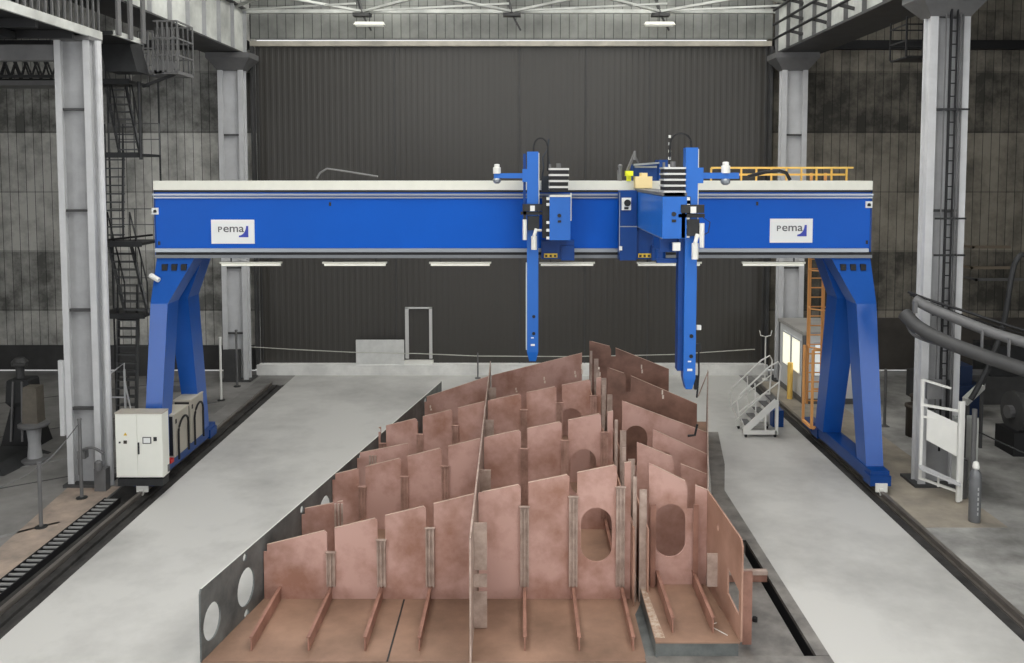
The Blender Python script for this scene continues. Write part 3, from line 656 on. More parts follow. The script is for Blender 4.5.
# ================================================================== THE SHIP SECTION
S = thing('ship_hull_section', 'large rust-pink steel ship section of upright web plates welded on a base plate', 'ship section', (-.6, 20, 0))
XL = lambda y: -5.44+.1885*(y-14.46)          # left shell
XR = lambda y: .2165*y                        # right shell
b = MB(); b.prism([(XL(14.46), 14.46), (2.12, 14.46), (2.12, 16.0), (2.35, 16.6), (XR(16.6), 16.7), (XR(28.4), 28.4), (XL(28.8), 28.8)], .01, .035)
b.build('base_plate', BPL, S)
b = MB(); b.box(2.12, 2.45, 14.62, 16.7, .015, .03); b.build('dark_strip', MILL, S)
b = MB(); b.box(2.28, 3.72, 14.56, 16.9, .29, .315); rp_ = b.build('raised_plate', BPL, S)
b = MB(); b.box(2.30, 3.70, 14.60, 14.64, .0, .29); b.box(2.28, 2.31, 14.56, 16.9, .0, .29); b.build('raised_plate_edge', MILL, rp_)
b = MB(); b.prism([(2.29, 14.7), (2.46, 14.7), (2.38, 16.5), (2.29, 16.5)], .315, .318); b.build('chalk_dust', mat('chalk_dust', (190, 176, 160), .8, 0, 0, 14, (150, 120, 100), 0, 8), rp_)

# left shell plate with cut-outs
L0 = 14.46; tl = math.sqrt(1+.1885**2)
def shell_map(u, v, w): y = L0+u; return (XL(y)+w, y, v)
holes = [circle(.34, .56, .27, .32), circle(1.49, .59, .31, .35), circle(5.0, .6, .33, .36), circle(6.2, .62, .33, .36), circle(8.6, .62, .33, .36)]
for u, v, r_ in ((1.47, 1.17, .075), (3.85, 1.12, .085), (7.15, 1.15, .085), (9.9, 1.12, .08), (12.6, 1.1, .12)): holes.append(circle(u, v, r_, r_*.95, 12))
holes.append(circle(1.49, .09, .085, .07, 12))
curve_plate('side_plate', [(0, .02), (14.4, .02), (14.4, 1.28), (.04, 1.28), (0, 1.2)], holes, .03, MILL, S, shell_map)
b = MB(); b.add([(XL(14.5)-.016, 14.5, 1.281), (XL(14.5)+.016, 14.5, 1.281), (XL(28.8)+.016, 28.8, 1.281), (XL(28.8)-.016, 28.8, 1.281)], [(0, 1, 2, 3)])
b.build('shell_top_highlight', mat('shell_edge_highlight', (214, 214, 206), .5), S)  # pale strip painting the lit top edge of the side plate

# centre bulkhead, edge-on to the viewer
b = MB(); yb0, yb1 = 14.42, 27.6
b.add([(-.885, yb0, .03), (-.855, yb0, .03), (-.855, yb0, 2.2), (-.885, yb0, 2.2), (-1.03, yb1, .03), (-1.0, yb1, .03), (-1.0, yb1, 2.25), (-1.03, yb1, 2.25)],
      [(0, 1, 2, 3), (7, 6, 5, 4), (0, 4, 5, 1), (1, 5, 6, 2), (2, 6, 7, 3), (3, 7, 4, 0)])
cb_ = b.build('centre_bulkhead', STIF, S)
for yy, za, zb_ in ((15.5, .02, .72), (15.5, .78, 1.05), (15.5, 1.1, 2.0), (18.3, .6, 1.98), (21.4, .9, 2.15), (24.4, 1.2, 2.2)):
    xx = -.86-.012*(yy-14.4); MB().box(xx, xx+.24, yy, yy+.03, za+.03, zb_).build('bulkhead_stiffener', STIF, cb_)
# knuckle girder near x=2.2
for xx in (2.13, 2.40):
    kb = MB(); kb.box(xx-.015, xx+.015, 16.3, 28.0, .03, 1.55); kb.build('longitudinal_girder', PRIM2, S)

for (y, zt_) in ((16.45, 2.5), (18.2, 2.5), (19.7, 2.65), (22.7, 2.7), (24.3, 2.75), (26.8, 2.75)):
    for xx, ww in ((2.16, .07), (2.32, .14)):
        MB().box(xx-ww/2, xx+ww/2, y, y+.025, .04, zt_-(.0 if ww < .1 else .25)).build('girder_post', STIF, S)
# bottom longitudinals
XK = [-4.69, -3.70, -2.72, -1.78, .05, .99, 1.93]
for xk in XK:
    y1 = 28.2 if xk > -2.9 else 14.46+(xk+5.48)/.1885-.1
    b = MB(); b.add([(xk-.012, 14.78, .035), (xk+.012, 14.78, .035), (xk+.012, 14.78, .27), (xk-.012, 14.78, .27), (xk-.012, y1, .035), (xk+.012, y1, .035), (xk+.012, y1, .30), (xk-.012, y1, .30)],
                    [(0, 1, 2, 3), (7, 6, 5, 4), (0, 4, 5, 1), (1, 5, 6, 2), (2, 6, 7, 3), (3, 7, 4, 0)])
    b.add([(xk-.03, 14.78, .27), (xk+.03, 14.78, .27), (xk+.03, y1, .30), (xk-.03, y1, .30), (xk-.03, 14.78, .285), (xk+.03, 14.78, .285), (xk+.03, y1, .315), (xk-.03, y1, .315)],
          [(3, 2, 1, 0), (4, 5, 6, 7), (0, 1, 5, 4), (1, 2, 6, 5), (2, 3, 7, 6), (3, 0, 4, 7)])
    b.build('longitudinal_bar', BARM, S)
for xk in (2.62, 3.32):
    b = MB(); b.box(xk-.012, xk+.012, 14.85, 16.7, .315, .58); b.box(xk-.03, xk+.03, 14.85, 16.7, .58, .595); b.build('longitudinal_bar', BARM, S)
b = MB(); b.box(-2.3, -2.27, 14.46, 16.55, .035, .045); b.build('plate_seam', DARK, S)
b = MB(); b.tube((3.36, 15.0, .33), (3.55, 14.75, .33), .008, 5); b.path([(3.36, 15.0, .33), (3.37, 15.12, .33), (3.45, 15.16, .33)], .008, 5); b.build('welding_wire', WHITE, S)

def web(y, x0, x1, top, slots, holes, m=PRIM, z0=.035, extra=0.0, ribs=True, sw=.15, sd=.45, step=True):
    """transverse web plate; top(x) its upper edge; slots: x positions notched open at the top and stiffened below"""
    up = [(x1, z0)]
    inner = [s for s in slots if x0+.1 < s < x1-.1]
    pts = [(x0, z0)]
    if step: pts += [(x0, top(x0)-.12), (x0+.07, top(x0)-.12), (x0+.07, top(x0+.07))]
    else: pts += [(x0, top(x0))]
    for s_ in inner:
        zt_ = top(s_)
        pts += [(s_-sw/2-.05, top(s_-sw/2-.05)), (s_-sw/2, zt_-.07), (s_-sw/2, zt_-sd), (s_+sw/2, zt_-sd), (s_+sw/2, top(s_+sw/2))]
    pts += [(x1, top(x1)), (x1, z0)]
    w = curve_plate('web_frame', pts, holes, .028, m, S, lambda u, v, w_: (u, y+w_, v))
    if ribs:
        for s_ in inner:
            b = MB(); b.box(s_-.085, s_+.085, y-.05, y-.015, .3, top(s_)-sd)
            for k in (-.07, 0, .07): b.box(s_+k-.012, s_+k+.012, y-.085, y-.05, .3, top(s_)-sd)
            b.box(s_-.1, s_+.1, y-.09, y-.015, top(s_)-sd, top(s_)-sd+.015)
            b.build('web_stiffener', STIF if y < 17 else STIF2, w)
    # pale bars painting the light caught on the cut top edge
    segs = []
    edges = [x0+.07]+[v for s_ in inner for v in (s_-sw/2-.05, s_+sw/2)]+[x1]
    e = MB()
    for k in range(0, len(edges), 2):
        a, c = edges[k], edges[k+1]
        n_ = 1
        e.bar((a, y-.004, top(a)+.004), (c, y-.004, top(c)+.004), .03, .012)
    e.build('top_edge_highlight', EDGEM, w)
    return w
def topL(dz):
    def fn(x):
        if x < -.87: return 1.11+(x+4.95)*.25+dz
        return 2.13+(x+.87)*.209+dz
    return fn
SL = [-3.70, -2.72, -1.78, .05, .99, 1.90]
for (y, dz, mm, hs) in ((16.6, 0.0, PRIM, [oval(1.44, 1.31, .60, 1.07)]), (19.85, .07, PRIM, [oval(1.42, 1.38, .6, 1.1)]), (22.85, .13, PRIM, [oval(1.3, 1.5, .62, 1.1)]), (26.9, .0, PRIM, [])):
    xl = XL(y)+.03
    tf = topL(dz)
    if y > 25: tf = lambda x: 1.2+(x+3.13)*.57 if x < -2.5 else 1.56+(x+2.5)*.253
    # split by the centre bulkhead
    sl = SL if y < 25 else []
    web(y, xl, -.93-.012*(y-16.6), tf, sl, [], mm)
    web(y, -.84-.012*(y-16.6), 2.10 if y < 25 else 1.88, tf, sl, hs, mm, step=False)
# left intermediate brackets
web(18.25, XL(18.25)+.03, -3.82, lambda x: 1.13+(x+4.8)*.2, [-3.95], [], PRIM, ribs=False, sd=.2, sw=.04)
web(21.35, XL(21.35)+.03, -2.84, lambda x: 1.33+(x+4.07)*.2, [], [], PRIM)
web(24.3, XL(24.3)+.03, -2.95, lambda x: 1.12+(x+3.6)*.2, [], [], PRIM)
for (y, x) in ((18.25, -3.9), (21.35, -3.72)):
    b = MB()
    for k in (-.07, 0, .07): b.box(x+k-.02, x+k+.02, y-.05, y-.015, .3, 1.28)
    b.build('bracket_stiffener', STIF, S)

# right hand side, falling away from the knuckle
def topR(pts):
    def fn(x):
        for (a, za), (c, zc) in zip(pts, pts[1:]):
            if x <= c: return za+(zc-za)*(x-a)/(c-a)
        return pts[-1][1]
    return fn
web(16.62, 2.45, XR(16.62)-.02, topR([(2.4, 2.74), (3.2, 2.34), (3.64, 2.16)]), [3.27], [oval(2.87, 1.39, .58, 1.05)], PRIM, z0=.31, step=False, ribs=False, sd=.5)
for xx in (2.52, 3.34):
    MB().box(xx-.05, xx+.05, 16.48, 16.5, .32, 1.95).build('web_flange', BARM, S)
web(18.25, 2.44, XR(18.25)-.02, topR([(2.44, 2.6), (3.25, 2.26), (3.32, 2.15), (3.95, 1.9)]), [3.30], [], PRIM, step=False, ribs=False, sd=.45)
web(19.6, 2.98, XR(19.6)-.02, topR([(2.95, 2.48), (4.27, 1.86)]), [], [[(3.22, 2.0), (3.38, 1.92), (3.38, 1.62), (3.22, 1.7)]], PRIM, step=False)
web(20.95, 2.44, XR(20.95)-.02, topR([(2.3, 2.82), (3.12, 2.47), (4.55, 1.96)]), [], [oval(2.78, 1.65, .56, 1.0)], PRIM, step=False)
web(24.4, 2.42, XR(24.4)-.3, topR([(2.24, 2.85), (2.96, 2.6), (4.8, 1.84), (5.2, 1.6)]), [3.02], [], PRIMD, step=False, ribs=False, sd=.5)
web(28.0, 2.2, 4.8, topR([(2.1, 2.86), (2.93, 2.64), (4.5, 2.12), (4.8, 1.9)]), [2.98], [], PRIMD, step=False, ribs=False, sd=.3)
for y, x, z in ((20.9, 3.35, 1.9),): pass
# right shell plate, seen nearly edge-on, and the front return plate
curve_plate('side_plate', [(0, .03), (10.0, .03), (10.0, 2.2), (.0, 2.14)], [], .02, STIF, S, lambda u, v, w: (XR(16.6+u)+w, 16.6+u, v))
curve_plate('side_plate', [(0, .32), (2.06, .32), (2.06, 2.17), (1.95, 2.17), (.1, 2.09), (0, 1.98)], [[(.12, .72), (.12, 1.15), (.75, 1.28), (.75, .8)], circle(1.35, 1.75, .06, .07, 10)], .03, PRIM2, S, lambda u, v, w: (3.74-.07*u+w, 14.56+u, v))
MB().box(3.44, 3.66, 15.9, 15.93, .62, 1.25).build('bulkhead_bracket', STIF, S)
MB().box(3.86, 4.02, 14.95, 15.0, .05, 1.36).build('outer_stiffener', BARM, S)
MB().box(3.8, 4.98, 17.3, 17.42, .16, .24).build('cross_strut', STIF, S)
MB().box(3.8, 4.98, 17.34, 17.4, .0, .16).build('cross_strut', BARM, S)
b = MB(); b.box(4.1, 4.14, 14.7, 14.74, .1, .2); b.tube((3.78, 15.3, .12), (3.9, 15.3, .12), .03, 6)
# slender prop rising at the far end of right shell
b = MB(); b.tube((5.55, 25.7, .03), (5.58, 25.75, 2.35), .02, 6); b.tube((5.57, 25.75, 2.3), (5.28, 25.7, 1.6), .018, 6); b.build('prop_rod', STIF, S)
# chalk marks
CH = mat('chalk', (226, 214, 200), .8)
ch = MB()
for (px, py, y, h) in ((516, 388, 26.9, .14), (544, 378, 26.9, .2), (574.5, 372, 26.9, .2), (581, 367, 26.9, .3), (640.5, 367, 28.0, .28), (661, 392, 24.4, .25), (598, 369, 24.4, .25), (431, 406, 26.9, .16)):
    x = wx(px, y); z = wz(py, y); ch.box(x-.02, x+.02, y-.03, y-.02, z, z+h/2); ch.box(x-.005, x+.045, y-.03, y-.02, z-h/2, z-.02)
ch.build('chalk_mark', CH, S)
# loose cable lying over rear plates
b = MB(); b.path([(wx(683, 21), 20.6, 2.0), (wx(690, 21), 20.6, 2.02), (wx(693, 21), 20.7, 2.25)], .03, 6)
tag(b.build('tool_lead', BLACK), 'short black lead lying on the rear right web plates of the ship section', 'lead')

# ------------------------------------------------------------------ welding bench / pit frame beside the section
Bn = thing('welding_bench_frame', 'dark steel floor frame with a slot, right of the pink ship section', 'steel frame', (4.5, 17, 0))
MB().box(2.2, 4.86, 14.66, 21.0, -.06, -.005).build('bench_plate', BENCH, Bn)
b = MB(); b.box(5.04, 5.27, 14.62, 22.3, -.02, .05); b.build('edge_beam', BENCH, Bn)
b = MB(); b.box(2.1, 5.27, 14.1, 14.6, -.02, .05); b.build('cross_beam', BENCH, Bn)
b = MB(); b.prism([(4.78, 19.2), (5.27, 19.2), (5.27, 22.2), (5.75, 24.2), (6.25, 27.2), (5.9, 27.2), (4.9, 22.0)], .0, .06); b.build('end_plate', BENCH, Bn)
MB().box(4.86, 5.03, 19.2, 22.0, -.3, .045).build('filler_plate', BENCH, Bn)
t = thing('hand_clamp', 'small bright hand clamp lying on the dark bench plate right of the ship section', 'clamp', (4.1, 16, 0))
b = MB(); b.tube((3.98, 15.95, .03), (4.3, 15.85, .04), .02, 6); b.tube((4.12, 16.1, .1), (4.3, 15.85, .04), .018, 6); b.build('arm', RAILM, t)
MB().lathe((4.32, 15.83, -.0), [(.05, 0), (.05, .07), (.02, .09)], 8).build('knob', BLACK, t)

# ================================================================== RIGHT HAND SIDE
# mobile steps
t = thing('mobile_steps', 'white wheeled access steps with twin handrails standing on the light floor at right', 'steps', (7.45, 27, 0))
sx0, sx1, sy0, sy1 = 6.95, 8.0, 26.85, 27.75
for yy in (sy0, sy1):
    b = MB(); b.bar((sx0, yy, .16), (sx1, yy, .16), .09, .13); b.bar((sx1, yy, .1), (sx1, yy, 1.18), .09); b.bar((sx0+.05, yy, .2), (sx1, yy, 1.15), .06, .2); b.bar((sx1-.35, yy, .2), (sx1-.35, yy, .8), .05)
    b.build('side_frame', WHITE, t)
    b = MB(); b.path([(sx0+.05, yy, .3), (sx0-.15, yy, .75), (sx0-.2, yy, 1.15), (sx0-.12, yy, 1.35), (sx1-.25, yy, 2.25), (sx1+.02, yy, 2.4), (sx1+.1, yy, 2.25), (sx1+.02, yy, 1.1)], .025, 6)
    b.path([(sx0-.14, yy, .8), (sx1+.05, yy, 1.75)], .02, 6); b.bar((sx0+.4, yy, .65), (sx0+.35, yy, 1.72), .03)
    b.build('handrail', WHITE, t)
for k in range(5):
    x = sx0+.12+.2*k; MB().box(x, x+.24, sy0+.03, sy1-.03, .3+.2*k, .33+.2*k).build('tread', MGREY, t)
for x in (sx0+.08, sx1-.05):
    for yy in (sy0, sy1): MB().tube((x-.02, yy, .06), (x+.04, yy, .06), .06, 10).build('caster', DARK, t)
tag(MB().box(8.2, 8.55, 27.9, 28.4, 0, .55).build('blue_bin', BLUED), 'small dark blue bin on the floor just right of the white steps', 'bin')

# office cabin
t = thing('office_cabin', 'grey portable office cabin with lit windows at the far right behind the gantry leg', 'cabin', (11.3, 32, 0))
kx0, kx1, ky0, ky1, kz = 10.1, 12.2, 30.7, 33.6, 2.5
CABG = mat('cabin_grey', (226, 227, 226), .55, 0, .1, 1)
MB().box(kx0, kx1, ky0, ky1, .12, kz).build('body', CABG, t)
MB().box(kx0-.05, kx1+.05, ky0-.05, ky1+.05, kz, kz+.12).build('roof', mat('cabin_roof', (176, 173, 168), .7, 0, .2, 1), t)
b = MB()
for x, y in ((kx0-.02, ky0-.02), (kx0-.02, ky1-.12), (kx1-.1, ky0-.02)): b.box(x, x+.14, y, y+.14, .0, kz+.02)
b.box(kx0-.03, kx0, ky0, ky1, .0, .2); b.box(kx0, kx1, ky0-.03, ky0, 0, .2); b.build('frame', MGREY, t)
for a, c in ((31.0, 31.85), (32.1, 32.95)):
    o = MB().box(kx0-.05, kx0, a-.06, c+.06, .98, 2.26).build('window', mat('win_frame', (200, 202, 204), .5), t)
    MB().box(kx0-.055, kx0-.05, a, c, 1.04, 2.2).build('pane', GLASSW, o)
o = MB().box(10.45, 11.15, ky0-.04, ky0, 1.0, 2.26).build('window', MATS['win_frame'], t)
MB().box(10.5, 11.1, ky0-.045, ky0-.04, 1.05, 2.2).build('pane', emit('lit_window_dim', (232, 238, 236), .42), o)
tag(MB().tube((9.85, 31.4, 0), (9.85, 31.4, 1.35), .1, 14).build('bollard', YEL), 'yellow bollard post standing in front of the office cabin windows', 'bollard')

# aisle right: bins, machinery, gas bottle
def lathe_thing(name, lab, cat, c, prof, m, group=None, n=18):
    return tag(MB().lathe(c, prof, n).build(name, m, None, True), lab, cat, group)
lathe_thing('waste_drum', 'dark brown waste drum with rim, fully visible left of the near right column', 'drum', (12.45, 27.0, 0), [(.3, 0), (.3, .9), (.34, .92), (.34, 1.0), (.26, 1.0), (.26, .9)], BRWN, 'waste drums')
lathe_thing('waste_drum', 'dark brown waste drum on the right aisle floor, half hidden by the near right column', 'drum', (12.95, 27.8, 0), [(.26, 0), (.34, .1), (.28, .2), (.28, 1.0), (.33, 1.02), (.33, 1.08), (.24, 1.08)], BRWN, 'waste drums')
t = thing('gas_cylinder', 'grey gas cylinder with white valve guard standing by the right column', 'gas cylinder', (11.1, 20.6, 0))
gx_, gy_ = (972.5-522)*20.35/F, 20.35
MB().lathe((gx_, gy_, .0), [(.125, 0), (.135, .04), (.135, 1.08), (.115, 1.2), (.06, 1.27), (.05, 1.3)], 18).build('body', mat('cylinder_grey', (120, 122, 124), .4, .3, .2, 2), t, True)
MB().lathe((gx_, gy_, 1.28), [(.07, 0), (.08, .05), (.06, .16), (.03, .18)], 12).build('valve_guard', WHITE, t, True)
b = MB()
for k in range(6): b.box(gx_-.012, gx_+.016, gy_-.142, gy_-.134, .2+.12*k, .27+.12*k)
b.build('stencil', mat('stencil_white', (180, 180, 180), .6), t)
t['label'] = 'grey gas cylinder with white valve guard standing at the foot of the right column'
ORG_g = t.location

# frame with panels at foot of right near column
t = thing('column_panel_rack', 'pale steel rack with white boards and shelf fixed to the foot of the right column', 'rack', (11.4, 22, 0))
Y = 22.2
def qx(px): return wx(px, 21.6)
def qz(py): return wz(py, 21.6)
b = MB(); b.bar((qx(953), Y-.75, .05), (qx(953), Y-.75, 2.6), .08); b.bar((qx(957), Y-.7, .05), (qx(957), Y-.7, 2.6), .05); b.bar((qx(927), Y-.1, .4), (qx(927), Y-.1, 3.0), .07)
b.bar((qx(927), Y-.1, .42), (qx(953), Y-.7, .3), .06); b.bar((qx(927), Y-.1, 2.35), (qx(953), Y-.7, 2.35), .06); b.bar((qx(927), Y-.1, 3.0), (qx(946), Y-.6, 2.9), .05); b.bar((qx(927), Y-.1, 2.05), (qx(953), Y-.7, 2.0), .05)
b.bar((qx(940), Y-.4, .3), (qx(940), Y-.4, .6), .04)
b.build('rack_frame', WHITE, t)
b = MB(); b.add([(qx(931), Y-.2, 1.45), (qx(951), Y-.72, 1.2), (qx(951), Y-.72, 2.05), (qx(931), Y-.2, 2.25), (qx(931), Y-.17, 1.45), (qx(951), Y-.69, 1.2), (qx(951), Y-.69, 2.05), (qx(931), Y-.17, 2.25)],
                [(0, 1, 2, 3), (7, 6, 5, 4), (0, 4, 5, 1), (1, 5, 6, 2), (2, 6, 7, 3), (3, 7, 4, 0)]); b.build('white_board', WHITE, t)
b = MB(); b.box(qx(931), qx(946), Y-.15, Y-.05, 2.5, 3.0); b.build('meter_box', MGREY, t)
b = MB(); b.add([(qx(922), Y-.3, .78), (qx(952), Y-.95, .55), (qx(955), Y-.75, .55), (qx(926), Y-.05, .8), (qx(922), Y-.3, .72), (qx(952), Y-.95, .49), (qx(955), Y-.75, .49), (qx(926), Y-.05, .74)],
                [(0, 1, 2, 3), (7, 6, 5, 4), (0, 4, 5, 1), (1, 5, 6, 2), (2, 6, 7, 3), (3, 7, 4, 0)]); b.build('shelf', COLG, t)
b = MB()
for q in (0, .35): b.hexa([(qx(957)+q, Y-.5), (qx(963)+q, Y-.5), (qx(963)+q, Y-.2), (qx(957)+q, Y-.2)], .45, [(qx(957)+q, Y-.5), (qx(963)+q, Y-.5), (qx(963)+q, Y-.2), (qx(957)+q, Y-.2)], 2.1)
b.build('upright_plate', GIRD, t)
b = MB(); b.tube((qx(968), Y-.7, 0), (qx(968), Y-.7, 2.4), .06, 10); b.tube((qx(965), Y-.4, 0), (qx(965), Y-.4, 1.0), .09, 10); b.build('pipe', MGREY, t)

# ladder + pipes up right column
t = thing('column_ladder', 'thin dark ladder with conduits climbing the hollow of the right column', 'ladder', (11.1, 22.4, 2.6))
xl_ = 10.95
b = MB(); b.bar((xl_, 22.5, 2.9), (xl_, 22.5, 12.5), .05); b.bar((xl_+.16, 22.5, 2.9), (xl_+.16, 22.5, 12.5), .035)
z = 3.0
while z < 12.4: b.bar((xl_, 22.5, z), (xl_+.16, 22.5, z), .03); z += .33
b.build('ladder_rails', BLACK, t)
b = MB()
for q, r_ in ((.26, .03), (.34, .02), (-.1, .02)): b.tube((xl_+q, 22.55, 1.6), (xl_+q, 22.55, 12.5), r_, 6)
b.build('conduit', MGREY, t)
b = MB(); b.tube((xl_+.2, 22.5, 1.4), (xl_+.2, 22.5, 2.9), .05, 6); b.tube((xl_+.02, 22.5, 1.0), (xl_+.02, 22.5, 3.2), .03, 6); b.build('cable', BLACK, t)
for z in (4.6, 6.15, 7.1, 9.9): MB().box(xl_-.3, xl_+.5, 22.42, 22.46, z, z+.05).build('bracket', DARK, t)

# hanging access cage under right girder
t = thing('hanging_cage', 'small dark cage platform hanging under the right girder beside the near column', 'cage', (10.9, 23.4, 12))
def ex(px): return wx(px, 23.6)
def ez(py): return wz(py, 23.6)
b = MB(); xa, xb = ex(898), ex(931); za, zb_ = ez(59), ez(28)
for x in (xa, (xa+xb)/2, xb):
    for y in (23.9, 24.9): b.bar((x, y, za), (x, y, zb_+.2), .04)
for y in (23.9, 24.9):
    for z in (zb_, (za+zb_)/2, za): b.bar((xa, y, z), (xb, y, z), .035)
for z in (zb_, (za+zb_)/2): b.bar((xa, 23.9, z), (xa, 24.9, z), .035)
b.build('cage_frame', BLACK, t)
MB().box(xa, xb, 23.9, 24.9, za-.04, za).build('cage_floor', BLACK, t)

# curved ducts on the right
def curve(pts, n=8):
    out = []; P = [Vector(p) for p in pts]; P = [P[0]]+P+[P[-1]]
    for i in range(1, len(P)-2):
        for k in range(n):
            t_ = k/n; a, b_, c, d = P[i-1], P[i], P[i+1], P[i+2]
            out.append(.5*((2*b_)+(c-a)*t_+(2*a-5*b_+4*c-d)*t_*t_+(3*b_-a-3*c+d)*t_**3))
    out.append(P[-2]); return out
def dpt(px, py, d): return (wx(px, d), d+.3, wz(py, d))
t = thing('extraction_duct', 'pair of dark curved ducts with thin guide rods crossing in front of the right column', 'duct', dpt(960, 330, 20.5))
b = MB(); b.path(curve([dpt(903, 313, 21.6), dpt(918, 327, 21.2), dpt(945, 341, 20.6), dpt(985, 356, 19.9), dpt(1040, 374, 19.2), dpt(1120, 396, 18.6)]), .17, 12); b.build('lower_duct', DGREY, t, True)
b = MB(); b.path(curve([dpt(913, 299, 21.6), dpt(930, 308, 21.3), dpt(960, 320, 20.7), dpt(1000, 335, 20.1), dpt(1050, 349, 19.5), dpt(1120, 368, 18.8)]), .13, 12); b.build('upper_duct', MGREY, t, True)
b = MB(); b.path(curve([dpt(906, 291, 21.7), dpt(930, 300, 21.4), dpt(965, 311, 20.8), dpt(1024, 330, 20), dpt(1120, 355, 19)]), .035, 6); b.path(curve([dpt(908, 294, 21.7), dpt(965, 316, 20.9), dpt(1024, 334, 20.1), dpt(1120, 360, 19)]), .02, 6); b.build('guide_rod', BLACK, t, True)
b = MB(); b.path(curve([dpt(904, 316, 21.6), dpt(909, 330, 21.6), dpt(920, 338, 21.3), dpt(945, 346, 20.7)]), .04, 6)
b.box(wx(912, 21.5)-.03, wx(912, 21.5)+.06, 21.7, 21.8, wz(312, 21.5), wz(300, 21.5)); b.build('end_hoop', MGREY, t)
for px, d in ((981, 20.1), (952, 20.8), (1008, 19.8)): MB().bar(dpt(px, 329+(px-981)*.33, d), dpt(px, 352+(px-981)*.33, d), .05).build('link_post', MGREY, t)
b = MB(); b.path(curve([dpt(1060, 262, 22), dpt(1024, 254, 22), dpt(1014, 258, 22), dpt(1009, 275, 22), dpt(1003, 320, 22), dpt(994, 352, 22), dpt(980, 385, 22), dpt(972, 400, 22)]), .07, 8)
b.path(curve([dpt(996, 352, 22.2), dpt(984, 385, 22.2)]), .04, 6)
b.tube(dpt(1085, 250, 19), (wx(1085, 19), 19.3, 0), .1, 8); b.build('support_arm', DARK, t, True)
MB().tube((wx(1100, 18.8), 19.1, 0), (wx(1100, 18.8), 19.1, 4.2), .09, 8).build('support_post', DARK, t)

# wall rack arms at right
for i, (py, x0p, x1p, lab) in enumerate(((248, 978, 1016, 'topmost'), (269, 977, 1016, 'middle'), (281, 982, 1030, 'lowest'))):
    b = MB(); z = wz(py, 33.8); b.box(wx(x0p, 33.8), wx(x1p, 33.8), 34.6, 34.72, z-.05, z+.06); b.box(wx(x0p, 33.8), wx(x0p, 33.8)+.08, 34.6, 35.6, z-.05, z+.04)
    tag(b.build('wall_bracket', mat('tan_steel', (128, 116, 100), .6) if i < 2 else MGREY), '%s of three pale horizontal bars fixed on the right back wall beyond the ducts' % lab, 'wall bracket', 'bars on the right back wall')

# dim clutter, right aisle
def machine(name, lab, x, y, parts, base=0):
    t = thing(name, lab, 'machine', (x, y, base)); 
    for nm, mb, m in parts: mb.build(nm, m, t)
    return t
x, y = wx(968, 29), 29
machine('machine_tool', 'dark blue machine standing in shadow just right of the right column', x, y, [('body', MB().box(x-.5, x+.45, y, y+1, 0, 1.1), mat('dim_blue', (24, 44, 78), .5)), ('head', MB().box(x-.5, x+.1, y+.1, y+.9, 1.1, 1.75), mat('dim_blue', (24, 44, 78))), ('control_box', MB().box(x-.75, x-.5, y-.05, y+.3, .9, 1.9), MGREY)])
b = MB(); b.add([(wx(966, 24.5), 24.6, 1.62), (wx(1002, 24.5), 25.6, 1.85), (wx(1002, 24.5), 25.6, 2.02), (wx(966, 24.5), 24.6, 1.8), (wx(966, 24.5), 24.9, 1.62), (wx(1002, 24.5), 25.9, 1.85), (wx(1002, 24.5), 25.9, 2.02), (wx(966, 24.5), 24.9, 1.8)],
                [(0, 1, 2, 3), (7, 6, 5, 4), (0, 4, 5, 1), (1, 5, 6, 2), (2, 6, 7, 3), (3, 7, 4, 0)])
tt = thing('work_table', 'long pale-topped work table in the dim right aisle beyond the ducts', 'table', (13.2, 25.2, 0))
b.build('tabletop', GIRD, tt)
for px in (968, 999): MB().bar((wx(px, 24.5)+.1, 24.9 if px < 980 else 25.8, 0), (wx(px, 24.5)+.1, 24.9 if px < 980 else 25.8, 1.75), .08).build('leg', DGREY, tt)
x = 15.2
machine('winding_machine', 'dark cylindrical machine on the right edge of the hall floor', x, 25.5, [('drum', MB().tube((x-.6, 25.5, 1.2), (x+1.6, 25.5, 1.2), .62, 18), DGREY), ('cradle', MB().box(x-.8, x+1.8, 25.0, 26.0, 0, .7), BLACK), ('hub', MB().tube((x-.75, 25.5, 1.2), (x-.6, 25.5, 1.2), .2, 12), MGREY)])
x = 13.9
machine('blue_tank', 'dim dark blue tank low at the right edge below the ducts', x, 21.3, [('tank', MB().lathe((x+.2, 21.6, .45), [(.5, 0), (.55, .1), (.55, .8), (.4, .95)], 18), mat('dim_blue', (24, 44, 78))), ('stand', MB().box(x-.3, x+.7, 21.1, 22.1, 0, .45), BLACK)])
x = 17
machine('machine_tool', 'large dark machine against the right back wall at the frame edge', x, 31, [('bed', MB().box(14.4, 19, 30.6, 32, 0, 1.0), DGREY), ('headstock', MB().box(16.8, 18.6, 30.7, 31.9, 1.0, 2.1), DARK), ('rail', MB().box(14.4, 16.8, 30.9, 31.2, 1.0, 1.15), MGREY)])
b = MB(); b.path(curve([(12.6, 20.9, .03), (13.4, 21.4, .03), (14, 20.8, .03), (13.3, 20.3, .03), (12.5, 20.7, .03), (12.9, 21.6, .03), (13.9, 21.5, .03)]), .025, 6)
topthing('floor_hose', 'dark coiled hose lying on the dim floor right of the gas cylinder', 'hose', b, BLACK)
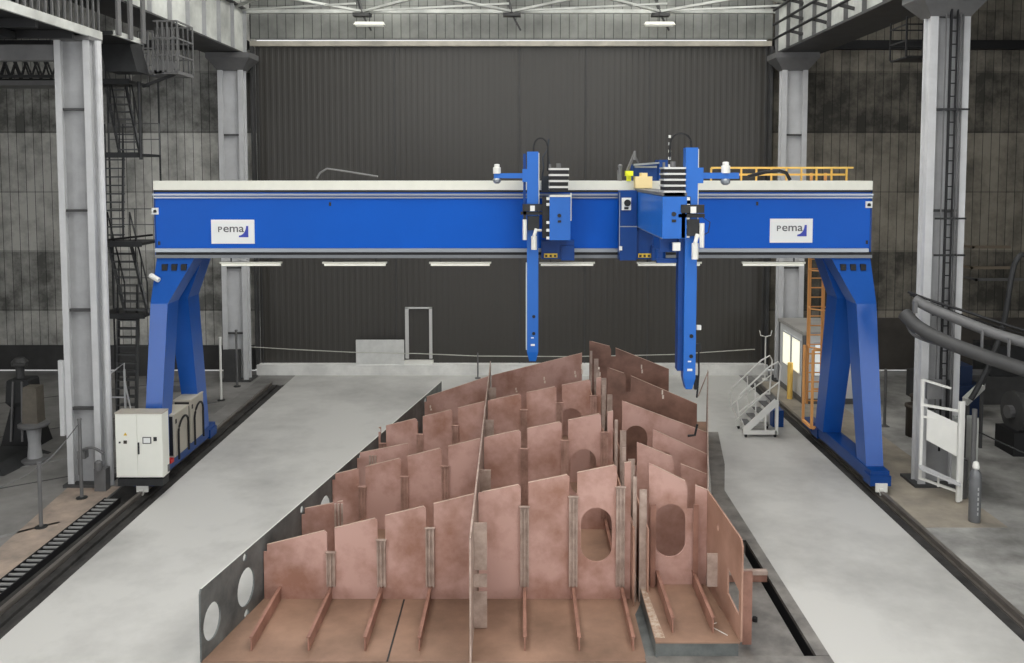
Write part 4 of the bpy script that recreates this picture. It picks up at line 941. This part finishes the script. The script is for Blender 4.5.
# chain barrier
b = MB(); b.path(curve([(12.0, 22.6, 1.5), (13.2, 21.4, 1.05), (14.6, 20.0, .9)]), .02, 6)
for q in ((12.02, 22.6), (14.6, 20.0)): b.tube((q[0], q[1], 0), (q[0], q[1], 1.5 if q[0] < 13 else .95), .03, 6)
topthing('barrier_railing', 'dark sagging barrier line on posts right of the gas cylinder', 'barrier', b, DARK)
b = MB(); xq = wx(883, 28); b.tube((xq, 28, 0), (xq, 28, 1.9), .05, 8); b.box(xq-.12, xq+.12, 27.88, 28.12, 0, .03)
topthing('barrier_post', 'thin grey post standing just right of the right gantry leg', 'post', b, MGREY)

# ================================================================== LEFT HAND SIDE
# gallery above
t = thing('gallery_platform', 'dark steel gallery with balusters high in the upper left corner', 'gallery', (-12.5, 18, 11.9))
MB().box(-15.5, -11.15, 11.5, 23.3, 11.86, 12.0).build('deck', DARK, t)
MB().box(-11.18, -11.1, 11.5, 23.3, 11.8, 12.02).build('edge_beam', GIRD, t)
b = MB()
for z in (12.9,): b.bar((-11.14, 11.5, z), (-11.14, 23.3, z), .07)
y = 12
while y < 23.3: b.bar((-11.14, y, 12.0), (-11.14, y, 12.9), .045); y += .28
b.build('balustrade', MGREY, t)
y = 14
while y < 22.1: MB().bar((-11.2, y, 11.75), (-13.5, y, 11.75), .12, .2).build('cross_beam', BLACK, t); y += 1.6
b = MB(); b.box(-15.2, -12.6, 17, 22.0, 11.62, 11.8); b.box(-15.2, -12.5, 19, 22.0, 12.0, 14.4); b.build('machinery_box', DARK, t)
t = thing('gallery_platform', 'short grey gallery step above the head of the stair in the upper left', 'gallery', (-11.8, 24, 12.1))
MB().box(-13, -10.95, 23.6, 25.3, 12.0, 12.1).build('deck', DARK, t)
MB().box(-10.98, -10.9, 23.6, 25.3, 11.98, 12.12).build('edge_beam', GIRD, t)
b = MB()
for y in (23.7, 24.4, 25.2): MB().box(-10.88, -10.82, y-.1, y+.1, 12.0, 14.2).build('panel_post', MGREY, t)
# balcony (seen from slightly below, railings)
t = thing('access_balcony', 'grey railed balcony projecting below the left girder beside the stair head', 'balcony', (-11.3, 27, 10.9))
d = 26.0
def bx_(px): return wx(px, d)
def bz_(py): return wz(py, d)
ya_, yb_ = 26.1, 27.3
xa, xb = bx_(149), bx_(187)
zf = bz_(75)
MB().box(xa, xb, ya_, yb_, zf-.05, zf+.05).build('deck', MGREY, t)
b = MB(); b.add([(bx_(164), ya_, zf-.1), (xb, ya_, bz_(71)), (xb, ya_, bz_(66)), (bx_(164), ya_, bz_(62)), (bx_(164), ya_+.04, zf-.1), (xb, ya_+.04, bz_(71)), (xb, ya_+.04, bz_(66)), (bx_(164), ya_+.04, bz_(62))],
                [(0, 1, 2, 3), (7, 6, 5, 4), (0, 4, 5, 1), (1, 5, 6, 2), (2, 6, 7, 3), (3, 7, 4, 0)]); b.build('toe_board', MGREY, t)
b = MB(); zt_ = zf+1.5
for k in range(9):
    x = xa+(xb-xa)*k/8; b.bar((x, ya_, zf), (x, ya_, zt_ if k > 3 else zt_-.3), .045)
    b.bar((x, yb_, zf), (x, yb_, zt_), .035)
for z in (zt_, zf+1.0, zf+.5):
    b.bar((bx_(164), ya_, z), (xb, ya_, z), .05); b.bar((xa, yb_, z), (xb, yb_, z), .04); b.bar((xb, ya_, z), (xb, yb_, z), .045); b.bar((xa, ya_, z-.3), (bx_(164), ya_, z-.3), .04)
b.build('railing', MGREY, t)
b = MB()
for k in range(5): x = xa+.1+.16*k; b.bar((x, ya_-.02, zf), (x, ya_-.02, zf+.5), .05)
b.build('toe_slats', MGREY, t)
b = MB(); b.bar((bx_(148), ya_+.3, bz_(88)), (bx_(180), ya_+.3, bz_(76)), .08); b.build('brace', DARK, t)
MB().tube((bx_(148), 26.15, 8.7), (bx_(148), 26.15, bz_(84)), .05, 8).build('post', DARK, t)
# dark skip below gallery
b = MB(); b.add([(wx(108, 25), 25.2, wz(42, 25)), (wx(138, 25), 25.2, wz(42, 25)), (wx(146, 25), 25.2, wz(74, 25)), (wx(116, 25), 25.2, wz(74, 25)), (wx(108, 25), 26.0, wz(42, 25)), (wx(138, 25), 26.0, wz(42, 25)), (wx(146, 25), 26.0, wz(74, 25)), (wx(116, 25), 26.0, wz(74, 25))],
               [(3, 2, 1, 0), (4, 5, 6, 7), (0, 1, 5, 4), (1, 2, 6, 5), (2, 3, 7, 6), (3, 0, 4, 7)])
b.bar((-12.6, 25.6, 11.9), (-12.6, 25.6, 12.05), .1)
b.bar((wx(112, 25), 25.4, wz(42, 25)), (wx(112, 25), 25.2, 12.0), .06); topthing('hopper', 'dark slanted steel hopper hanging under the gallery left of the balcony', 'hopper', b, DARK)
# hanging lattice at far upper left
t = thing('lattice_walkway', 'dark hanging lattice walkway at the top left behind the near column', 'walkway', (-16.5, 30, 10.9))
d = 28.5; b = MB()
def lz(py): return wz(py, d)
xs = [wx(2, d)+k*.36 for k in range(-6, 5)]
for yy in (29.8, 31):
    b.bar((xs[0], yy, lz(44)), (xs[-1], yy, lz(44)), .06); b.bar((xs[0], yy, lz(75)), (xs[-1], yy, lz(75)), .1)
    for a, c in zip(xs, xs[1:]): b.bar((a, yy, lz(44)), (c, yy, lz(75)), .045); b.bar((a, yy, lz(75)), (c, yy, lz(44)), .045)
b.build('lattice', DARK, t)
MB().box(xs[0], xs[-1]+.3, 29.8, 31, lz(84), lz(79)).build('deck', MGREY, t)
b = MB(); b.bar((xs[2], 30.4, lz(44)), (xs[2], 30.4, 15.6), .06); b.bar((xs[-2], 30.4, lz(44)), (xs[-2], 30.4, 15.6), .06); b.build('hanger', DARK, t)
# beam below gallery
tag(MB().box(-17, -12.02, 22.7, 23.0, 11.2, 11.6).build('cross_girder', MGREY), 'dark horizontal steel girder meeting the top of the near left column', 'girder')

# stair tower
t = thing('zigzag_stair', 'thin dark steel zigzag stair climbing behind the near left column', 'stair', (-12.0, 26.5, 0))
STAIRM = mat('stair_grey', (84, 85, 86), .6, .1, .2, 3)
def flight(p, q, w, n):
    """p top-left corner, q bottom-left corner, w tread width along x"""
    b = MB(); P = Vector(p); Q = Vector(q)
    b.bar(P, Q, .05, .14); b.bar(P+Vector((w, 0, 0)), Q+Vector((w, 0, 0)), .05, .14)
    for k in range(n):
        c = P+(Q-P)*(k+.5)/n; b.box(c.x, c.x+w, c.y-.12, c.y+.12, c.z-.02, c.z+.02)
    o = b.build('flight', STAIRM, t)
    h = MB()
    for s_ in (0, w):
        u = Vector((s_, 0, .95)); h.bar(P+u, Q+u, .035)
        for k in (0, .33, .66, 1): c = P+(Q-P)*k+Vector((s_, 0, 0)); h.bar(c, c+Vector((0, 0, .95)), .03)
    h.build('handrail', DARK, o)
def S_(px, py, d=26.4): return (wx(px, d), d+.3, wz(py, d))
lands = [(S_(98, 84), S_(142, 84)), (S_(101, 155), S_(152, 155)), (S_(100, 242), S_(150, 242)), (S_(102, 313), S_(151, 313))]
for a, c in lands:
    b = MB(); b.box(a[0], c[0], 26.3, 27.7, a[2]-.06, a[2]+.02); b.box(a[0], c[0], 26.28, 26.32, a[2]-.1, a[2]+.06); o = b.build('landing', DARK, t)
    h = MB()
    for z in (a[2]+.5, a[2]+1.0): h.bar((a[0], 27.6, z), (c[0], 27.6, z), .03); h.bar((a[0], 26.35, z), (a[0]+.5, 26.35, z), .03)
    for x in (a[0], (a[0]+c[0])/2, c[0]): h.bar((x, 27.6, a[2]), (x, 27.6, a[2]+1), .03)
    h.build('railing', MGREY, o)
f1a = S_(104, 86); f1b = S_(128, 154); flight((f1a[0], 27.3, f1a[2]), (f1b[0], 26.5, f1b[2]), .62, 9)
f2a = S_(114, 156); f2b = S_(99, 240); flight((f2a[0], 26.5, f2a[2]), (f2b[0], 27.3, f2b[2]), .55, 10)
f3a = S_(103, 243); f3b = S_(129, 312); flight((f3a[0], 27.2, f3a[2]), (f3b[0], 26.5, f3b[2]), .7, 9)
f4a = S_(122, 314); f4b = (-12.9, 27.2, .02); flight((f4a[0], 26.5, f4a[2]), f4b, .6, 14)
b = MB()
for x in (S_(99, 0)[0], S_(151, 0)[0]):
    for yy in (27.7,): b.bar((x, yy, 0), (x, yy, 11.2), .045)
b.build('tower_post', DARK, t)
# thin tie rope from stair to gantry
b = MB(); b.path([S_(103, 240), (wx(125, 25), 25.5, wz(238, 25)), (wx(152, 24.5), 25.0, wz(235, 24.5))], .035, 6)
topthing('festoon_cable', 'black cable strung from the zigzag stair to the left end of the blue beam', 'cable', b, BLACK)
# downpipe beside near column
tag(MB().tube((-10.96, 22.75, 0), (-10.96, 22.75, 11.7), .085, 10).build('service_pipe', COLG), 'thin grey pipe running up the right edge of the near left column', 'pipe')
# dark panel low near stair
b = MB(); b.box(wx(118, 31), wx(150, 31), 31.2, 31.3, .9, 2.0); b.bar((-14.4, 31.25, 0), (-14.4, 31.25, .95), .06); b.bar((-13.7, 31.25, 0), (-13.7, 31.25, .95), .06)
tag(b.build('dark_screen', DGREY), 'dark grey panel screen low behind the foot of the zigzag stair', 'screen')
b = MB()
pz = [(wx(113, 26), 26), (wx(128, 26), 26)]
for x, y in pz: b.bar((x, y, 0), (x, y, 2.35), .05)
b.path([(pz[0][0], 26, 2.2), (pz[0][0]+.2, 26, 2.35), (pz[1][0], 26, 2.55), (pz[1][0], 26, 2.0), (pz[1][0]+.2, 26.0, .9)], .025, 6); b.bar((pz[0][0], 26, 1.5), (pz[1][0], 26, 1.5), .04)
topthing('guard_railing', 'small pale tubular guard railing between the near left column and the blue leg', 'railing', b, COLG)
b = MB(); b.box(-12.3, -10.7, 28.0, 28.3, 1.15, 1.35); b.box(-12.2, -12.0, 28, 28.3, 0, 1.15); b.box(-11.0, -10.8, 28, 28.3, 0, 1.15)
topthing('low_bench', 'low grey bench rail behind the left gantry leg', 'bench', b, MGREY)
# conduit + valve at column base
b = MB(); b.path(curve([(-11.6, 22.4, .4), (-11.55, 22.35, 1.0), (-11.2, 22.3, 1.15), (-10.9, 22.3, 1.0)]), .035, 6); b.box(-11.6, -11.4, 22.3, 22.5, .85, 1.05)
b.box(-11.15, -10.85, 22.25, 22.5, .0, .6); b.lathe((-11.0, 22.2, .6), [(.1, 0), (.1, .2), (.05, .25)], 10)
topthing('pipe_valve', 'small grey pipe and valve at the foot of the near left column', 'valve', b, MGREY)
MB().box(-12.13, -12.02, 22.5, 22.6, 1.4, 3.4).build('cable_duct', COLG, cLn)

# stanchions left
def stanchion(x, y, h, lab, m=MGREY):
    t = thing('barrier_post', lab, 'post', (x, y, 0), 'barrier posts')
    MB().tube((x, y, 0), (x, y, h), .045, 8).build('pole', m, t); MB().lathe((x, y, 0), [(.14, 0), (.14, .03), (.05, .04)], 10).build('foot', DARK, t)
    MB().lathe((x, y, h-.02), [(.055, 0), (.06, .04), (.03, .06)], 8).build('cap', m, t)
stanchion(wx(43, 20), 20.0, 1.55, 'grey barrier post at far left standing before the lathe-like machines')
stanchion(wx(83.5, 21.8), 21.8, 2.05, 'grey barrier post directly in front of the near left column')
stanchion(wx(222.5, 31.2), 31.2, 2.3, 'pale barrier post right of the blue left leg, nearer of two', WHITE)
stanchion(wx(238.3, 33.2), 33.2, 2.2, 'thin grey barrier post in front of the far left column')
b = MB(); b.path(curve([(wx(-40, 18), 18.0, 1.3), (wx(43, 20), 20, 1.45), (wx(83.5, 21.8), 21.8, 1.95)]), .015, 5)
topthing('barrier_rope', 'thin grey rope between the barrier posts at far left', 'rope', b, MGREY)

# floor machines left
x, y = wx(24, 26), 26.2
t = thing('pedestal_press', 'dark pedestal press with round head at far left', 'machine', (x, y, 0))
b = MB(); b.hexa([(x-.55, y-.4), (x+.55, y-.4), (x+.55, y+.5), (x-.55, y+.5)], 0, [(x-.28, y-.25), (x+.3, y-.25), (x+.3, y+.3), (x-.28, y+.3)], 1.2); b.build('pedestal', BLACK, t)
b = MB(); b.loft([(1.2, x-.28, x+.3, y-.25, y+.3), (1.35, x-.4, x+.36, y-.3, y+.3), (2.0, x-.36, x+.3, y-.28, y+.3), (2.05, x-.3, x+.25, y-.28, y+.3)]); b.build('body', DARK, t)
b = MB(); b.lathe((x-.1, y, 2.05), [(.12, 0), (.12, .35), (.22, .37), (.24, .5), (.14, .62)], 14); b.tube((x-.1, y-.3, 2.5), (x+.25, y-.3, 2.52), .06, 8); b.build('head', DGREY, t)
b = MB(); b.bar((x-.2, y-.42, .2), (x-.14, y-.3, 2.0), .05); b.bar((x+.15, y-.42, .2), (x+.12, y-.3, 2.0), .05); b.build('guide_rod', MGREY, t)
x, y = wx(37, 24.6), 24.6
t = thing('pipe_flange_stand', 'tan and grey flanged stand right of the dark press at far left', 'stand', (x, y, 0))
TAN = mat('dull_tan', (104, 98, 88), .6, 0, .3, 3)
b = MB(); b.hexa([(x-.22, y-.2), (x+.22, y-.2), (x+.22, y+.2), (x-.22, y+.2)], 1.12, [(x-.18, y-.18), (x+.2, y-.18), (x+.2, y+.2), (x-.18, y+.2)], 2.2); b.build('box_column', TAN, t)
b = MB(); b.lathe((x, y, 1.02), [(.38, 0), (.42, .04), (.42, .1), (.3, .14)], 18); b.build('upper_flange', MGREY, t)
b = MB(); b.lathe((x, y, .06), [(.2, 0), (.16, .5), (.2, .97)], 14); b.build('neck', COLD, t)
b = MB(); b.lathe((x, y, 0), [(.36, 0), (.38, .04), (.38, .1), (.2, .12)], 18); b.build('lower_flange', MGREY, t)
b = MB(); b.hexa([(-15.6, 23.4), (-14.2, 23.4), (-14.0, 25.4), (-16, 25.4)], 0, [(-15.4, 23.6), (-14.5, 23.6), (-14.5, 25.2), (-15.4, 25.2)], .25)
topthing('machine_plinth', 'low dark plinth on the floor beneath the press at far left', 'plinth', b, DARK)

# ================================================================== LIGHT
w = bpy.data.worlds.new('world'); bpy.context.scene.world = w; w.use_nodes = True
bg = w.node_tree.nodes['Background']; bg.inputs[0].default_value = (.98, .98, 1.0, 1); bg.inputs[1].default_value = 1.0

vs = bpy.context.scene.view_settings
vs.view_transform = 'Standard'; vs.look = 'None'; vs.gamma = 1.0; vs.use_curve_mapping = False; vs.exposure = 0.08
